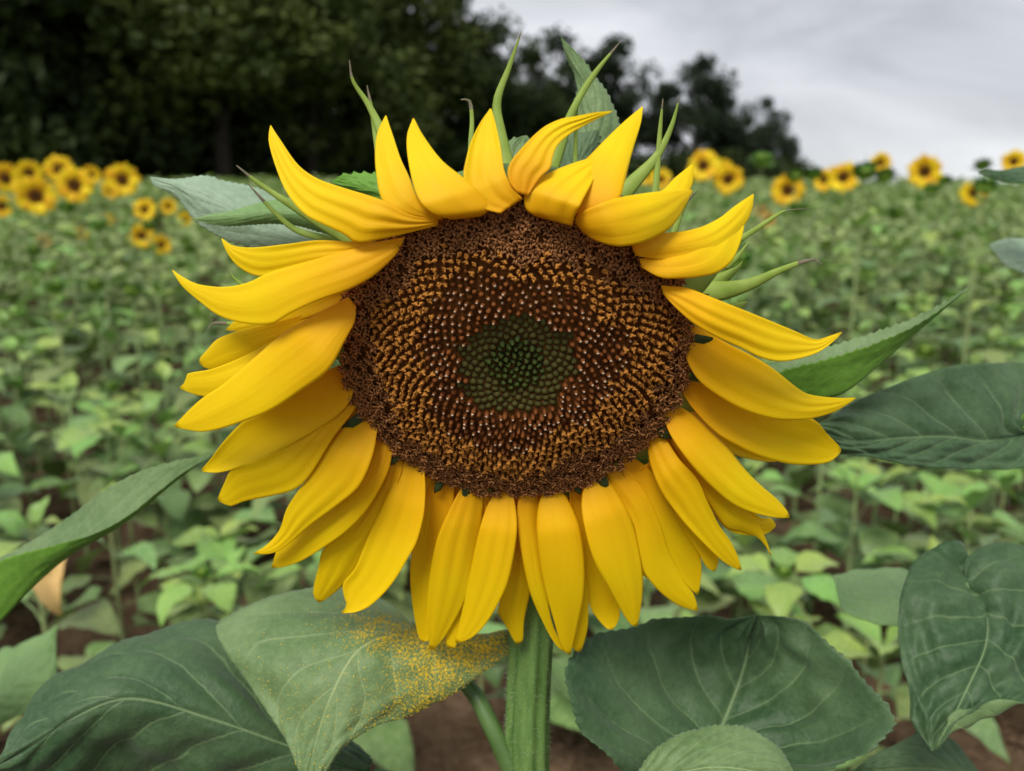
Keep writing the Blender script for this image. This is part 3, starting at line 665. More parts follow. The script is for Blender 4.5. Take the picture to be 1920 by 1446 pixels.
# --- ray petals, traced from the photograph: zoom frame, layer, edge A base->tip, edge B base->tip
ZF = {'A': (300, 150, 2.7286), 'B': (950, 150, 2.7286), 'C': (300, 640, 2.41), 'D': (950, 640, 2.41)}
PETALS = [
 # top left
 ('A',2,[(1420,745),(1300,776),(1150,812),(1010,836),(940,790),(840,742),(740,688),(650,580),(590,440),(555,310),(564,232)],[(1425,715),(1280,690),(1130,612),(930,549),(800,502),(700,430),(610,300),(568,232)]),
 ('A',1,[(1400,720),(1250,690),(1140,620),(1106,480),(1100,350),(1115,260),(1153,182)],[(1450,712),(1380,665),(1320,610),(1270,490),(1228,400),(1190,280),(1158,182)]),
 ('A',2,[(1500,716),(1400,690),(1330,620),(1292,520),(1265,380),(1264,280),(1293,197)],[(1640,700),(1690,660),(1665,610),(1600,540),(1540,490),(1440,408),(1350,288),(1300,197)]),
 ('A',1,[(1740,680),(1640,650),(1565,560),(1555,480),(1565,420),(1592,320),(1640,220),(1688,146)],[(1855,610),(1800,545),(1760,460),(1742,350),(1716,230),(1694,146)]),
 ('B',1,[(60,580),(15,520),(12,440),(75,350),(180,248),(275,200),(350,186),(450,166),(538,158)],[(110,590),(170,500),(222,450),(235,390),(262,330),(320,278),(385,240),(470,195),(541,163)]),
 ('B',0,[(300,690),(290,590),(330,480),(430,380),(500,308),(600,213),(692,136)],[(420,680),(520,640),(580,600),(602,530),(622,450),(652,340),(687,220),(698,136)]),
 ('B',2,[(150,700),(98,660),(92,575),(130,520),(260,455),(400,407),(480,399)],[(335,748),(350,690),(390,610),(440,520),(485,430),(492,402)]),
 ('B',0,[(480,760),(560,680),(700,620),(800,560),(860,500),(946,432)],[(600,800),(760,720),(880,660),(948,545),(955,470),(952,433)]),
 ('B',2,[(350,735),(360,690),(440,648),(560,605),(700,580),(800,568),(900,562),(951,562)],[(385,775),(450,820),(540,848),(610,850),(700,832),(810,778),(870,720),(922,630),(953,567)]),
 ('B',0,[(640,850),(700,800),(800,782),(900,775),(1000,750),(1090,705),(1160,650),(1230,602),(1260,583)],[(660,900),(800,920),(960,900),(1100,850),(1220,740),(1258,655),(1265,586)]),
 ('B',1,[(680,915),(760,902),(880,890),(960,855),(1050,780),(1130,690),(1190,632),(1221,610)],[(690,960),(790,1012),(900,1016),(1000,1006),(1080,985),(1150,930),(1190,850),(1215,750),(1225,614)]),
 # right
 ('B',2,[(790,1050),(840,1056),(930,1066),(1100,1132),(1300,1212),(1460,1278),(1580,1328),(1650,1310),(1714,1288)],[(800,1095),(870,1172),(960,1250),(1080,1320),(1200,1372),(1300,1420),(1400,1440),(1500,1426),(1600,1390),(1680,1332),(1716,1293)]),
 ('D',1,[(770,-90),(850,-70),(1000,10),(1110,65),(1200,120),(1330,222),(1400,246),(1500,256),(1576,254)],[(775,-30),(830,120),(900,205),(1050,300),(1200,350),(1330,355),(1420,340),(1500,310),(1578,259)]),
 ('D',0,[(765,185),(880,190),(1040,250),(1200,310),(1380,350),(1450,420),(1500,470),(1512,488)],[(790,225),(850,310),(950,412),(1050,472),(1150,520),(1280,555),(1400,557),(1470,540),(1510,500)]),
 ('D',1,[(705,285),(745,280),(830,322),(930,402),(1000,482),(1080,582),(1150,652),(1220,712),(1265,762),(1279,790)],[(700,320),(750,440),(870,600),(1000,722),(1100,772),(1200,796),(1276,799)]),
 ('D',1.6,[(740,400),(900,560),(1080,760),(1130,810),(1168,890),(1198,968)],[(740,450),(850,620),(920,740),(990,840),(1060,860),(1130,885),(1170,925),(1194,970)]),
 ('D',-1,[(780,420),(930,600),(1130,785),(1190,798),(1216,825)],[(760,480),(900,720),(990,845),(1080,876),(1170,872),(1216,838)]),
 ('D',2,[(640,400),(705,425),(780,532),(860,622),(905,722),(960,832),(1010,902),(1045,972),(1062,1030)],[(632,440),(650,560),(700,682),(780,792),(860,882),(960,982),(1020,1022),(1058,1036)]),
 ('D',-1,[(700,540),(850,750),(935,900),(957,990),(945,1035)],[(680,600),(780,820),(868,955),(905,1022),(938,1041)]),
 ('D',0,[(540,515),(600,545),(680,620),(750,740),(830,850),(872,960),(880,1040),(868,1142)],[(510,560),(570,680),(650,830),(720,962),(790,1072),(860,1146)]),
 ('D',1,[(470,560),(540,590),(620,670),(690,812),(735,950),(795,1062),(845,1142),(866,1215)],[(445,590),(500,700),(575,832),(608,980),(628,1055),(700,1140),(780,1196),(862,1221)]),
 ('D',2,[(400,580),(445,605),(505,692),(560,800),(600,930),(616,1050),(612,1170),(592,1285)],[(355,620),(338,740),(362,880),(400,1000),(460,1112),(520,1222),(560,1280),(586,1290)]),
 ('D',0,[(330,640),(360,760),(400,950),(470,1120),(510,1205),(502,1270),(478,1303)],[(285,690),(300,880),(370,1172),(402,1242),(450,1296),(472,1304)]),
 ('D',2,[(215,640),(260,690),(305,770),(335,860),(352,1000),(347,1150),(315,1300),(288,1415)],[(180,650),(148,720),(134,830),(146,980),(170,1110),(210,1252),(250,1382),(282,1418)]),
 ('D',-1,[(270,690),(330,900),(368,1100),(370,1200),(365,1300),(340,1395)],[(240,760),(255,1000),(275,1250),(295,1380),(328,1405)]),
 ('D',0,[(115,650),(148,720),(160,900),(200,1250),(270,1400)],[(70,660),(48,750),(58,900),(100,1118),(160,1262),(222,1372),(268,1408)]),
 ('C',-1,[(1650,660),(1665,850),(1682,1050),(1672,1140),(1646,1260),(1640,1350),(1622,1366)],[(1610,680),(1590,950),(1530,1200),(1530,1230),(1570,1300),(1602,1360),(1614,1369)]),
 ('C',2,[(1560,640),(1585,670),(1606,750),(1612,860),(1592,1000),(1560,1120),(1490,1252),(1420,1332),(1345,1366)],[(1535,655),(1500,700),(1458,800),(1420,950),(1385,1120),(1352,1280),(1334,1360)]),
 ('C',0,[(1490,690),(1490,900),(1420,1150),(1340,1370),(1315,1386)],[(1450,700),(1420,900),(1330,1200),(1292,1340),(1302,1384)]),
 ('C',1,[(1415,610),(1445,660),(1462,730),(1445,900),(1405,1100),(1355,1222),(1282,1342),(1230,1394)],[(1380,630),(1340,700),(1300,780),(1250,900),(1216,1080),(1208,1250),(1218,1390)]),
 ('C',0,[(1280,590),(1325,640),(1320,760),(1270,950),(1225,1150),(1216,1340),(1190,1358)],[(1240,615),(1205,690),(1168,820),(1138,950),(1130,1080),(1145,1222),(1170,1342),(1182,1360)]),
 ('C',-1,[(1225,560),(1245,700),(1220,900),(1180,1050)],[(1190,570),(1180,700),(1155,900),(1150,1050)]),
 ('C',2,[(1165,515),(1185,550),(1197,650),(1190,782),(1160,900),(1128,962),(1050,1090),(960,1186),(890,1222),(825,1229)],[(1140,520),(1085,570),(1015,720),(950,860),(885,1020),(828,1095),(832,1150),(845,1195),(820,1224)]),
 ('C',0,[(1080,490),(1090,600),(980,850),(885,1030),(820,1110),(760,1160),(724,1181)],[(1040,500),(980,660),(860,840),(742,935),(716,1020),(696,1100),(693,1150),(714,1180)]),
 ('C',1,[(1035,400),(1050,450),(1048,510),(1030,592),(980,692),(920,782),(840,862),(740,932),(640,992),(560,1020),(510,1025)],[(1000,400),(930,530),(800,700),(660,840),(540,935),(522,960),(504,1018)]),
 ('C',2,[(975,310),(987,340),(980,410),(958,520),(900,652),(800,742),(680,832),(560,932),(500,960),(430,962)],[(940,320),(840,382),(760,482),(680,602),(620,682),(570,762),(540,852),(480,922),(424,956)]),
 ('C',0,[(900,190),(905,250),(870,322),(780,440),(680,600),(610,668),(500,700),(380,724),(320,746),(268,725)],[(870,200),(760,320),(610,435),(450,532),(332,572),(290,642),(260,712)]),
 ('C',1,[(870,90),(880,160),(860,262),(790,342),(650,432),(500,512),(380,562),(270,592),(194,590)],[(850,100),(760,132),(650,202),(530,292),(430,342),(372,366),(290,452),(230,532),(187,580)]),
 ('C',2,[(885,-160),(880,-90),(840,-10),(760,132),(640,222),(500,312),(370,364),(270,396),(180,409),(72,390)],[(850,-200),(700,-120),(560,-40),(420,80),(290,190),(192,256),(130,312),(64,380)]),
 ('C',1,[(850,-170),(800,-20),(640,110),(500,200),(350,236),(250,251),(170,245),(92,216)],[(830,-200),(650,-100),(430,40),(250,120),(125,146),(117,180),(88,208)]),
 ('C',0,[(840,-120),(700,-20),(450,80),(330,122),(220,126),(182,104)],[(830,-190),(600,-110),(424,-66),(330,-40),(256,-8),(212,40),(178,78),(176,95)]),
 # left, upper
 ('A',2,[(1225,870),(1180,925),(1080,1012),(960,1076),(800,1132),(650,1202),(570,1250),(430,1246),(300,1206),(200,1132),(110,1052),(62,974)],[(1210,830),(1150,835),(960,870),(750,930),(560,985),(450,1036),(330,1059),(200,1046),(120,1010),(66,972)]),
 ('A',1,[(1235,850),(1100,890),(800,940),(620,985),(500,1004),(400,956),(340,880),(314,812)],[(1250,805),(1100,828),(960,826),(800,823),(650,841),(470,857),(370,846),(318,810)]),
]
def petal_obj(zf, layer, A, B, idx):
    x0, y0, sc = ZF[zf]; cv = lambda p: (x0+p[0]/sc, y0+p[1]/sc)
    n, m_ = 34, 17
    a = crom([cv(p) for p in A], n); b = crom([cv(p) for p in B], n)
    r = random.Random(idx)
    bx, by = (a[0]+b[0])/2; d_pl, rr = plane_hit(bx, by)
    top = (663-by)/300
    db = d_pl - (dome_h(min(rr, 1))*math.cos(TAU) if rr < 1 else 0) + (.0035 if top < .3 else -.0095)
    if rr > 1: db = plane_hit(968+(bx-968)/rr, 663+(by-663)/rr)[0]+.0035
    mid = (a+b)/2; arc = np.concatenate([[0], np.cumsum(np.linalg.norm(np.diff(mid, axis=0), axis=1))])*.000245
    wid = np.linalg.norm(a-b, axis=1)*.000245
    s = np.linspace(0, 1, m_); t_ = np.linspace(0, 1, n)
    if layer < -2: db += .0115 if top > .3 else .002
    slope = (.30 if top < .3 else .34)+r.uniform(-.05, .05)
    dep = db + slope*arc - .03*r.uniform(.2, 1.)*np.sin(math.pi*t_)*arc[-1]/.08*.25 - layer*.0032*np.clip(t_*3.5, 0, 1)
    rg = r.choice([0, .2, .4, .65]); cur = r.choice([1, 1, -1])*r.uniform(.05, .13); ph_ = r.uniform(0, 6)
    V = []; LT = []; LS = []
    for i in range(n):
        for j in range(m_):
            p = a[i]*(1-s[j]) + b[i]*s[j]; u = 2*s[j]-1
            env = math.sin(math.pi*min(1, t_[i]*1.05))**.5 if t_[i] < .97 else 0
            z = dep[i] - cur*wid[i]*(1-u*u) + wid[i]*r_tilt(idx)*u
            z += env*(rg*.00060*math.cos(2*math.pi*(u*1.5)+.3*math.sin(t_[i]*5+ph_)) + .00010*math.cos(u*21+math.sin(4*t_[i]+ph_)) + .0012*math.sin(t_[i]*6+ph_+u*2)*abs(u))
            V.append(at(p[0], p[1], z)); LT.append(t_[i]); LS.append(u)
    Q = grid_quads(n, m_)
    V = np.array(V); nn = np.cross(V[Q[:, 1]]-V[Q[:, 0]], V[Q[:, 2]]-V[Q[:, 0]]).sum(0)
    if nn @ FW > 0: Q = Q[:, ::-1]
    o = local(obj('petal', mesh_np('petal', V, Q, [M_PET], attrs={'lt': LT, 'ls': LS})), root)
    md = o.modifiers.new('thickness', 'SOLIDIFY'); md.thickness = .00045; md.offset = -1
def r_tilt(idx): return random.Random(idx*13+1).uniform(-.16, .16)
for idx, (zf, ly, A, B) in enumerate(PETALS): petal_obj(zf, ly, A, B, idx)
# second whorl of petals behind, filling the gaps between neighbours
ZF['P'] = (0, 0, 1.)
lines = []
for zf, ly, A, B in PETALS:
    x0, y0, sc = ZF[zf]; cvt = lambda p: np.array([x0+p[0]/sc, y0+p[1]/sc])
    bm = (cvt(A[0])+cvt(B[0]))/2; hm = (cvt(A[len(A)//2])+cvt(B[len(B)//2]))/2; tm = (cvt(A[-1])+cvt(B[-1]))/2
    if np.linalg.norm(tm-bm) < 130: continue
    lines.append((math.atan2(663-bm[1], bm[0]-968), bm, hm, tm))
lines.sort(key=lambda q: q[0])
for i in range(len(lines)):
    q1, q2 = lines[i], lines[(i+1) % len(lines)]
    da = (q2[0]-q1[0]) % (2*math.pi)
    if da > .6 or da < .05 or .2 < (q1[0]+da/2) < .85: continue
    b_ = (q1[1]+q2[1])/2; d1, d2 = q1[3]-q1[1], q2[3]-q2[1]
    dirv = d1/np.linalg.norm(d1)+d2/np.linalg.norm(d2); dirv /= np.linalg.norm(dirv)
    top_ = b_[1] < 470
    ln = min(np.linalg.norm(d1), np.linalg.norm(d2))*(.55 if top_ else .72); nr = np.array([-dirv[1], dirv[0]]); hw = 26 if top_ else 33
    b_ = b_+dirv*6
    eA = [b_+dirv*ln*t_+nr*hw*w_ for t_, w_ in ((0, .45), (.2, .8), (.45, 1.), (.7, .85), (.9, .4), (1, .04))]; eB = [b_+dirv*ln*t_-nr*hw*w_ for t_, w_ in ((0, .45), (.2, .8), (.45, 1.), (.7, .85), (.9, .4), (1, .04))]
    petal_obj('P', -2.2, [tuple(p) for p in eA], [tuple(p) for p in eB], 200+i)

# --- strips: bracts given by a centre line with half widths (px)
def strip(name, pts, mats, rt=root, dry=0, cup=.35):
    """pts: (px, py, d, half width px) base -> tip"""
    n, m_ = 20, 7
    P = crom([p for p in pts], n); t2 = np.gradient(P[:, :2], axis=0); t2 /= np.linalg.norm(t2, axis=1)[:, None]; nr = np.stack([-t2[:, 1], t2[:, 0]], 1)
    V = []; s = np.linspace(-1, 1, m_); LT = []
    for i in range(n):
        w_ = max(.35, P[i, 3]*.8)
        for u in s: V.append(at(*(P[i, :2]+nr[i]*w_*u), P[i, 2]-cup*w_*(1-u*u)*P[i, 2]/F)); LT.append(i/(n-1))
    Q = grid_quads(n, m_); V = np.array(V); nn = np.cross(V[Q[:, 1]]-V[Q[:, 0]], V[Q[:, 2]]-V[Q[:, 0]]).sum(0)
    MI = [1 if (dry and i >= n-1-dry) else 0 for i in range(n-1) for _ in range(m_-1)]
    if nn @ FW > 0: Q = Q[:, ::-1]
    o = local(obj(name, mesh_np(name, V, Q, mats, mat_idx=MI, attrs={'lt': LT, 'ls': np.tile(s, n)})), rt)
    md = o.modifiers.new('thickness', 'SOLIDIFY'); md.thickness = .0006; md.offset = -1
    return o
BM = [M_BR, M_BRD]
for pts, dry in [
  ([(735,300,.372,16),(712,240,.375,11),(690,195,.376,7),(662,152,.374,4),(655,112,.372,1)],3),
  ([(712,300,.376,9),(704,250,.378,7),(697,205,.378,5),(688,160,.376,1)],4),
  ([(700,470,.372,30),(650,440,.375,24),(590,410,.377,14),(530,374,.376,8),(480,340,.374,5),(443,310,.372,1)],2),
  ([(640,452,.384,9),(580,440,.384,8),(545,425,.384,7),(505,388,.382,5),(465,345,.38,1)],4),
  ([(890,330,.376,10),(883,280,.377,7),(885,225,.377,5),(880,190,.376,4),(864,187,.374,1)],4),
  ([(952,330,.364,24),(938,250,.366,14),(932,190,.367,10),(955,125,.366,6),(978,58,.362,1)],1),
  ([(1030,320,.37,22),(1050,270,.372,15),(1075,205,.372,9),(1110,145,.372,7),(1163,78,.368,1)],2),
  ([(1078,320,.378,6),(1079,270,.378,5),(1081,215,.376,3),(1086,170,.374,1)],2),
  ([(1140,400,.372,22),(1185,345,.374,18),(1230,295,.375,10),(1258,240,.374,6),(1275,180,.372,1)],1),
  ([(1228,370,.374,9),(1233,310,.375,7),(1238,240,.374,5),(1243,185,.372,1)],2),
  ([(1262,440,.382,8),(1275,405,.382,6),(1288,378,.38,4),(1308,358,.378,1)],5),
  ([(1385,450,.386,8),(1420,428,.386,6),(1462,400,.386,4),(1478,394,.386,1.5),(1522,391,.386,.8)],6),
  ([(1360,500,.378,9),(1382,482,.38,6),(1405,452,.38,1)],0),
  ([(1240,545,.384,30),(1330,548,.382,26),(1400,535,.382,15),(1460,508,.381,8),(1505,491,.38,5),(1530,487,.379,2.5),(1542,496,.378,1)],3),
  ([(1300,540,.388,28),(1340,530,.388,20),(1380,505,.386,6),(1392,490,.386,1)],0),
  ([(520,612,.392,9),(460,609,.392,6),(412,606,.39,4),(398,607,.389,1.5),(388,620,.388,1)],6),
  ([(500,560,.394,9),(462,540,.394,6),(440,522,.394,3),(432,512,.394,1)],0),
  ([(1330,800,.405,20),(1368,832,.405,12),(1392,850,.405,1)],0)]:
    strip('bract', pts, BM, dry=dry)
# ring of short bracts close behind the petals (they show as dark green points between petal bases)
for k in range(34):
    a = k*2*math.pi/34+random.uniform(-.05, .05); V = []; n = 9
    if math.sin(a) > .45: continue
    ln = random.uniform(.028, .040); ca = math.cos(a)*E1+math.sin(a)*E2; sa = -math.sin(a)*E1+math.cos(a)*E2
    for i in range(n):
        t_ = i/(n-1); w_ = .0095*(1-t_**1.6)+.0001
        for u in (-1, -.5, 0, .5, 1): V.append(CF+ca*(RD*.93+ln*t_)+sa*w_*u+EN*(-.0015-.006*t_-.35*ln*t_*t_+.0025*(1-u*u)*(1-t_)))
    Q = grid_quads(n, 5); V = np.array(V); nn = np.cross(V[Q[:, 1]]-V[Q[:, 0]], V[Q[:, 2]]-V[Q[:, 0]]).sum(0)
    if nn @ EN < 0: Q = Q[:, ::-1]
    o = local(obj('bract', mesh_np('bract', V, Q, [M_BR])), root); md = o.modifiers.new('thickness', 'SOLIDIFY'); md.thickness = .0006; md.offset = -1
# small pointed chaff scales at the rim
M_CHAFF = mat_plain('chaff_dark_green', (.02, .035, .008), (.04, .065, .015), 200)
for k in range(30):
    a = k*2*math.pi/30+random.uniform(-.12, .12)
    if random.random() < .3 or math.sin(a) > .35: continue
    ca = math.cos(a)*E1+math.sin(a)*E2; sa = -math.sin(a)*E1+math.cos(a)*E2; r_ = random.uniform(1.0, 1.03); ln = random.uniform(.006, .012); w_ = random.uniform(.0022, .0035)
    p0 = CF+ca*RD*r_; V = np.array([p0-sa*w_+EN*.001, p0+sa*w_+EN*.001, p0+ca*ln*.5+sa*w_*.8+EN*.003, p0+ca*ln+EN*.002, p0+ca*ln*.5-sa*w_*.8+EN*.003, p0+ca*ln*.4+EN*.0045, p0+EN*.003])
    o = sub(obj('chaff_scale', mesh_np('chaff_scale', V, [(0,6,5,4),(6,1,2,5),(4,5,3),(5,2,3)], [M_CHAFF])), disc)

# --- stem with ridges and hairs
def stem_mesh(path, rad, ridges=9, amp=.075, k=54):
    n_ = 160; P = crom(path, n_); A_ = np.asarray(path, float); ta = np.concatenate([[0], np.cumsum(np.linalg.norm(np.diff(A_, axis=0), axis=1))]); ta /= ta[-1]
    V, Q = tube(P, np.interp(np.linspace(0, 1, n_), ta, rad), k)
    C_ = np.repeat(P, k, 0); j = np.tile(np.arange(k), n_); d_ = V-C_
    V = C_ + d_*(1+amp*np.cos(j*2*math.pi/k*ridges)+.02*np.sin(j*2*math.pi/k*3))[:, None]
    return V, Q, P
zb = root.location[2]
base = np.array([rx_, ry_+.03, zb-.02])
s0 = at(988, 1446, STEM_D)
path = [base]+[base*(1-f_)+s0*f_ for f_ in (.25, .45, .62, .76, .87, .95)]+[s0, at(990, 1310, STEM_D), at(996, 1180, STEM_D-.002), at(998, 1050, .448), at(985, 920, .442), CF-EN*.058-E2*.014, CF-EN*.034]
V, Q, SP = stem_mesh(path, [.0140]+[.0128]*6+[.0123,.0121,.0122,.0128,.0145,.018,.026])
stem = local(obj('stem', mesh_np('stem', V, Q, [M_STEM])), root)
def hairs(V, n, lo, hi, thick, out_from, seed, keep=None):
    r = np.random.default_rng(seed); HV = []; HQ = []
    idx = r.integers(0, len(V), n)
    for q, i in enumerate(idx):
        p = V[i]+np.array([0, 0, r.uniform(-.004, .004)]); dv = p-out_from(p, i); dv /= np.linalg.norm(dv)+1e-9
        dv = dv+r.normal(0, .25, 3); dv /= np.linalg.norm(dv); l_ = r.uniform(lo, hi); a = np.cross(dv, [.3, .5, .8]); a /= np.linalg.norm(a); b = np.cross(dv, a); o_ = len(HV)
        HV += [p-dv*.0004+a*thick, p-dv*.0004-a*.5*thick+b*.87*thick, p-dv*.0004-a*.5*thick-b*.87*thick, p+dv*l_]; HQ += [(o_,o_+1,o_+3),(o_+1,o_+2,o_+3),(o_+2,o_,o_+3)]
    return np.array(HV), HQ
selV = V[[i for i in range(len(V)) if 1120 < proj(V[i])[1] < 1560]]
def axis_of(p, i): 
    j = np.argmin(((SP-p)**2).sum(1)); return SP[j]
hv, hq = hairs(selV, 1500, .0012, .0034, .00009, axis_of, 3)
o = sub(obj('stem_hair', mesh_np('stem_hair', hv, hq, [M_HAIR])), stem); o['kind'] = 'stuff'

# --- big leaves: far / left margin, midrib, right / near margin, each (px, py, d) base -> tip
def big_leaf(Lm, Mm, Rm, mats, rt, fold=.5, serr=.9, teeth=34, bulge=.0016, petiole=None, pr=.004, wav=.0012, name='leaf', seed=0, label=None, scale_t=1.):
    n, m_ = 110, 49
    a, c, b = crom(Lm, n), crom(Mm, n), crom(Rm, n)
    s = np.linspace(-1, 1, m_); t_ = np.linspace(0, 1, n)
    r = random.Random(seed); V = np.zeros((n, m_, 3)); px2 = np.zeros((n, m_, 2))
    Wa = np.array([at(*p) for p in a]); Wc = np.array([at(*p) for p in c]); Wb = np.array([at(*p) for p in b])
    tooth = lambda q: (q % 1.0)**1.4
    f1, f2 = r.uniform(0, 6), r.uniform(0, 6)
    for i in range(n):
        for j, u in enumerate(s):
            au = abs(u); e_ = Wa[i] if u < 0 else Wb[i]
            lin = Wc[i]*(1-au)+e_*au
            ctrl = Wc[i]+.5*(Wb[i]-Wa[i])*u if fold < 1 else lin       # a smooth sheet through rib and margins
            quad = Wc[i]+(Wb[i]-Wa[i])*.5*u+((Wa[i]+Wb[i])*.5-Wc[i])*u*u
            V[i, j] = quad*(1-fold)+lin*fold
            if au > .93:
                V[i, j] += (e_-Wc[i])/(np.linalg.norm(e_-Wc[i])+1e-9)*serr*.0016*(tooth(t_[i]*teeth)-.3)*(au-.93)/.07*min(1, 8*(1-t_[i]))
    # relief along the normals: quilting between the veins, sunken veins, waviness
    du = np.gradient(V, axis=0); dv = np.gradient(V, axis=1); nn = np.cross(du, dv); nn /= np.linalg.norm(nn, axis=2)[..., None]+1e-12
    left = nn[:, :m_//2].reshape(-1, 3).sum(0)
    flip = (left @ FW) > 0
    if flip: nn = -nn
    T, S = np.meshgrid(t_, s, indexing='ij'); q = (T-.42*np.abs(S)**.85)*6.5
    fr = np.abs(((q+.5) % 1)-.5)
    rel = bulge*(np.sin(math.pi*fr)*1.0*(1-.5*np.abs(S))*np.clip(np.abs(S)*5, 0, 1)) - bulge*.7*np.exp(-(S/.03)**2)
    rel += wav*(np.sin(T*7+S*2.2+f1)+.6*np.sin(T*13-S*4+f2)+.35*np.sin(T*23+S*9+f1))*np.clip(np.abs(S)*1.6, 0, 1)*np.clip(T*6, 0, 1)
    wz = np.sin(T*17+5*np.sin(S*3+f1))*np.sin(S*6.3+3*np.sin(T*4+f2))+.5*np.sin(T*31+S*11+f2)*np.sin(S*13-T*5)
    rel += wav*.55*wz*np.clip(np.abs(S)*3, 0, 1)*np.clip((1-np.abs(S))*4, .25, 1)
    rel = rel*np.clip((1-T)*12, 0, 1)
    V = V+nn*rel[..., None]
    Q = grid_quads(n, m_)
    W = V.reshape(-1, 3); qn = np.cross(W[Q[0::7, 1]]-W[Q[0::7, 0]], W[Q[0::7, 2]]-W[Q[0::7, 0]])
    fsum = np.cross(W[Q[:, 1]]-W[Q[:, 0]], W[Q[:, 2]]-W[Q[:, 0]]); nv = nn[:-1, :-1].reshape(-1, 3)
    if (fsum*nv).sum() < 0: Q = Q[:, ::-1]
    o = local(obj(name, mesh_np(name, W, Q, mats, attrs={'lt': T.ravel(), 'ls': S.ravel()})), rt)
    if label: o['label'] = label
    md = o.modifiers.new('thickness', 'SOLIDIFY'); md.thickness = .0006; md.offset = -1; md.material_offset = 1; md.material_offset_rim = 0
    # raised rib on the under side / pale rib line
    if petiole is not None:
        pp = [at(*p) if len(p) == 3 and p[2] < 3 and abs(p[0]) > 3 else np.array(p) for p in petiole]
        v2, q2 = tube(crom(pp, 20), np.linspace(pr*1.25, pr, 20), 12); sub(obj('petiole', mesh_np('petiole', v2, q2, [M_PETI])), o)
    return o, V, nn
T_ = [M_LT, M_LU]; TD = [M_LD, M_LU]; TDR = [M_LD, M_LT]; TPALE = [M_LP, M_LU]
# pollen dusted leaf
pl, PV, PN = big_leaf([(872,1285,.462),(815,1215,.474),(770,1170,.482),(720,1126,.505),(620,1107,.495),(500,1127,.474),(410,1166,.455),(420,1215,.438),(470,1290,.428),(520,1365,.418),(555,1430,.410),(572,1490,.405)],
   [(880,1282,.458),(830,1225,.455),(780,1190,.450),(725,1190,.440),(680,1210,.428),(650,1245,.420),(622,1300,.414),(600,1360,.412),(580,1440,.406),(573,1490,.405)],
   [(895,1270,.458),(960,1200,.462),(1000,1165,.46),(990,1200,.452),(950,1228,.446),(900,1265,.44),(840,1302,.435),(780,1332,.43),(700,1360,.42),(645,1400,.412),(610,1450,.408),(575,1490,.405)],
   T_, root, fold=.35, petiole=[(985,1490,STEM_D-.004),(955,1435,.448),(925,1370,.45),(895,1310,.456),(872,1280,.46)], pr=.0046, seed=1, label='grey green leaf dusted with golden pollen', teeth=44)
gr = np.random.default_rng(4)
oc = np.array([(1,0,0),(-1,0,0),(0,1,0),(0,-1,0),(0,0,1),(0,0,-1)], float); of = np.array([(0,2,4),(2,1,4),(1,3,4),(3,0,4),(2,0,5),(1,2,5),(3,1,5),(0,3,5)])
nt_ = 420000; i_ = gr.integers(0, PV.shape[0]-1, nt_); j_ = gr.integers(0, PV.shape[1]-1, nt_); u, v = gr.random((2, nt_, 1))
p = PV[i_, j_]*(1-u)*(1-v)+PV[i_+1, j_]*u*(1-v)+PV[i_, j_+1]*(1-u)*v+PV[i_+1, j_+1]*u*v
dd = (p-CAM) @ FW; x = 960+F*((p-CAM) @ RT)/dd; y = 723-F*((p-CAM) @ UP)/dd
G2 = lambda cx, cy, sx_, sy_: np.exp(-((x-cx)/sx_)**2-((y-cy)/sy_)**2)
wgt = 1.0*G2(905, 1225, 70, 36)+.7*G2(815, 1248, 55, 48)+.45*G2(760, 1205, 60, 28)+.34*G2(690, 1178, 52, 26)+.22*G2(790, 1310, 60, 40)+.026*G2(640, 1260, 120, 100)+.003
clump = .25+1.5*np.clip(np.sin(x*.31+2*np.sin(y*.23))*np.sin(y*.37+2*np.sin(x*.19))+.35, 0, 1)
ok = gr.random(nt_) < wgt*clump*.6
p = p[ok]; pn = PN[i_[ok], j_[ok]]; n_g = len(p); r_ = (.00007+.00030*gr.random(n_g)**2.2)[:, None]
HV = ((p+pn*r_*.6)[:, None]+oc[None]*r_[:, None]*gr.uniform(.6, 1.3, (n_g, 6, 1))).reshape(-1, 3); HQ = (of[None]+(np.arange(n_g)*6)[:, None, None]).reshape(-1, 3)
o = sub(obj('pollen', mesh_np('pollen', HV, HQ, [M_POL])), pl); o['kind'] = 'stuff'
# dark leaf, lower left
big_leaf([(690,1420,.475),(600,1330,.49),(540,1230,.50),(470,1175,.50),(400,1168,.495),(320,1185,.488),(240,1202,.48),(170,1250,.465),(110,1282,.45),(50,1342,.43),(10,1405,.41),(-30,1450,.395)],
   [(690,1450,.462),(545,1400,.44),(400,1350,.424),(245,1310,.412),(130,1350,.402),(40,1410,.40),(-30,1450,.395)],
   [(690,1480,.47),(600,1550,.475),(420,1570,.468),(220,1560,.455),(70,1510,.43),(-30,1452,.396)], TD, root, fold=.6, bulge=.0042, wav=.0030, petiole=[(985,1560,STEM_D),(850,1490,.458),(700,1452,.462)], seed=2, label='broad dark green leaf with a folded rib')
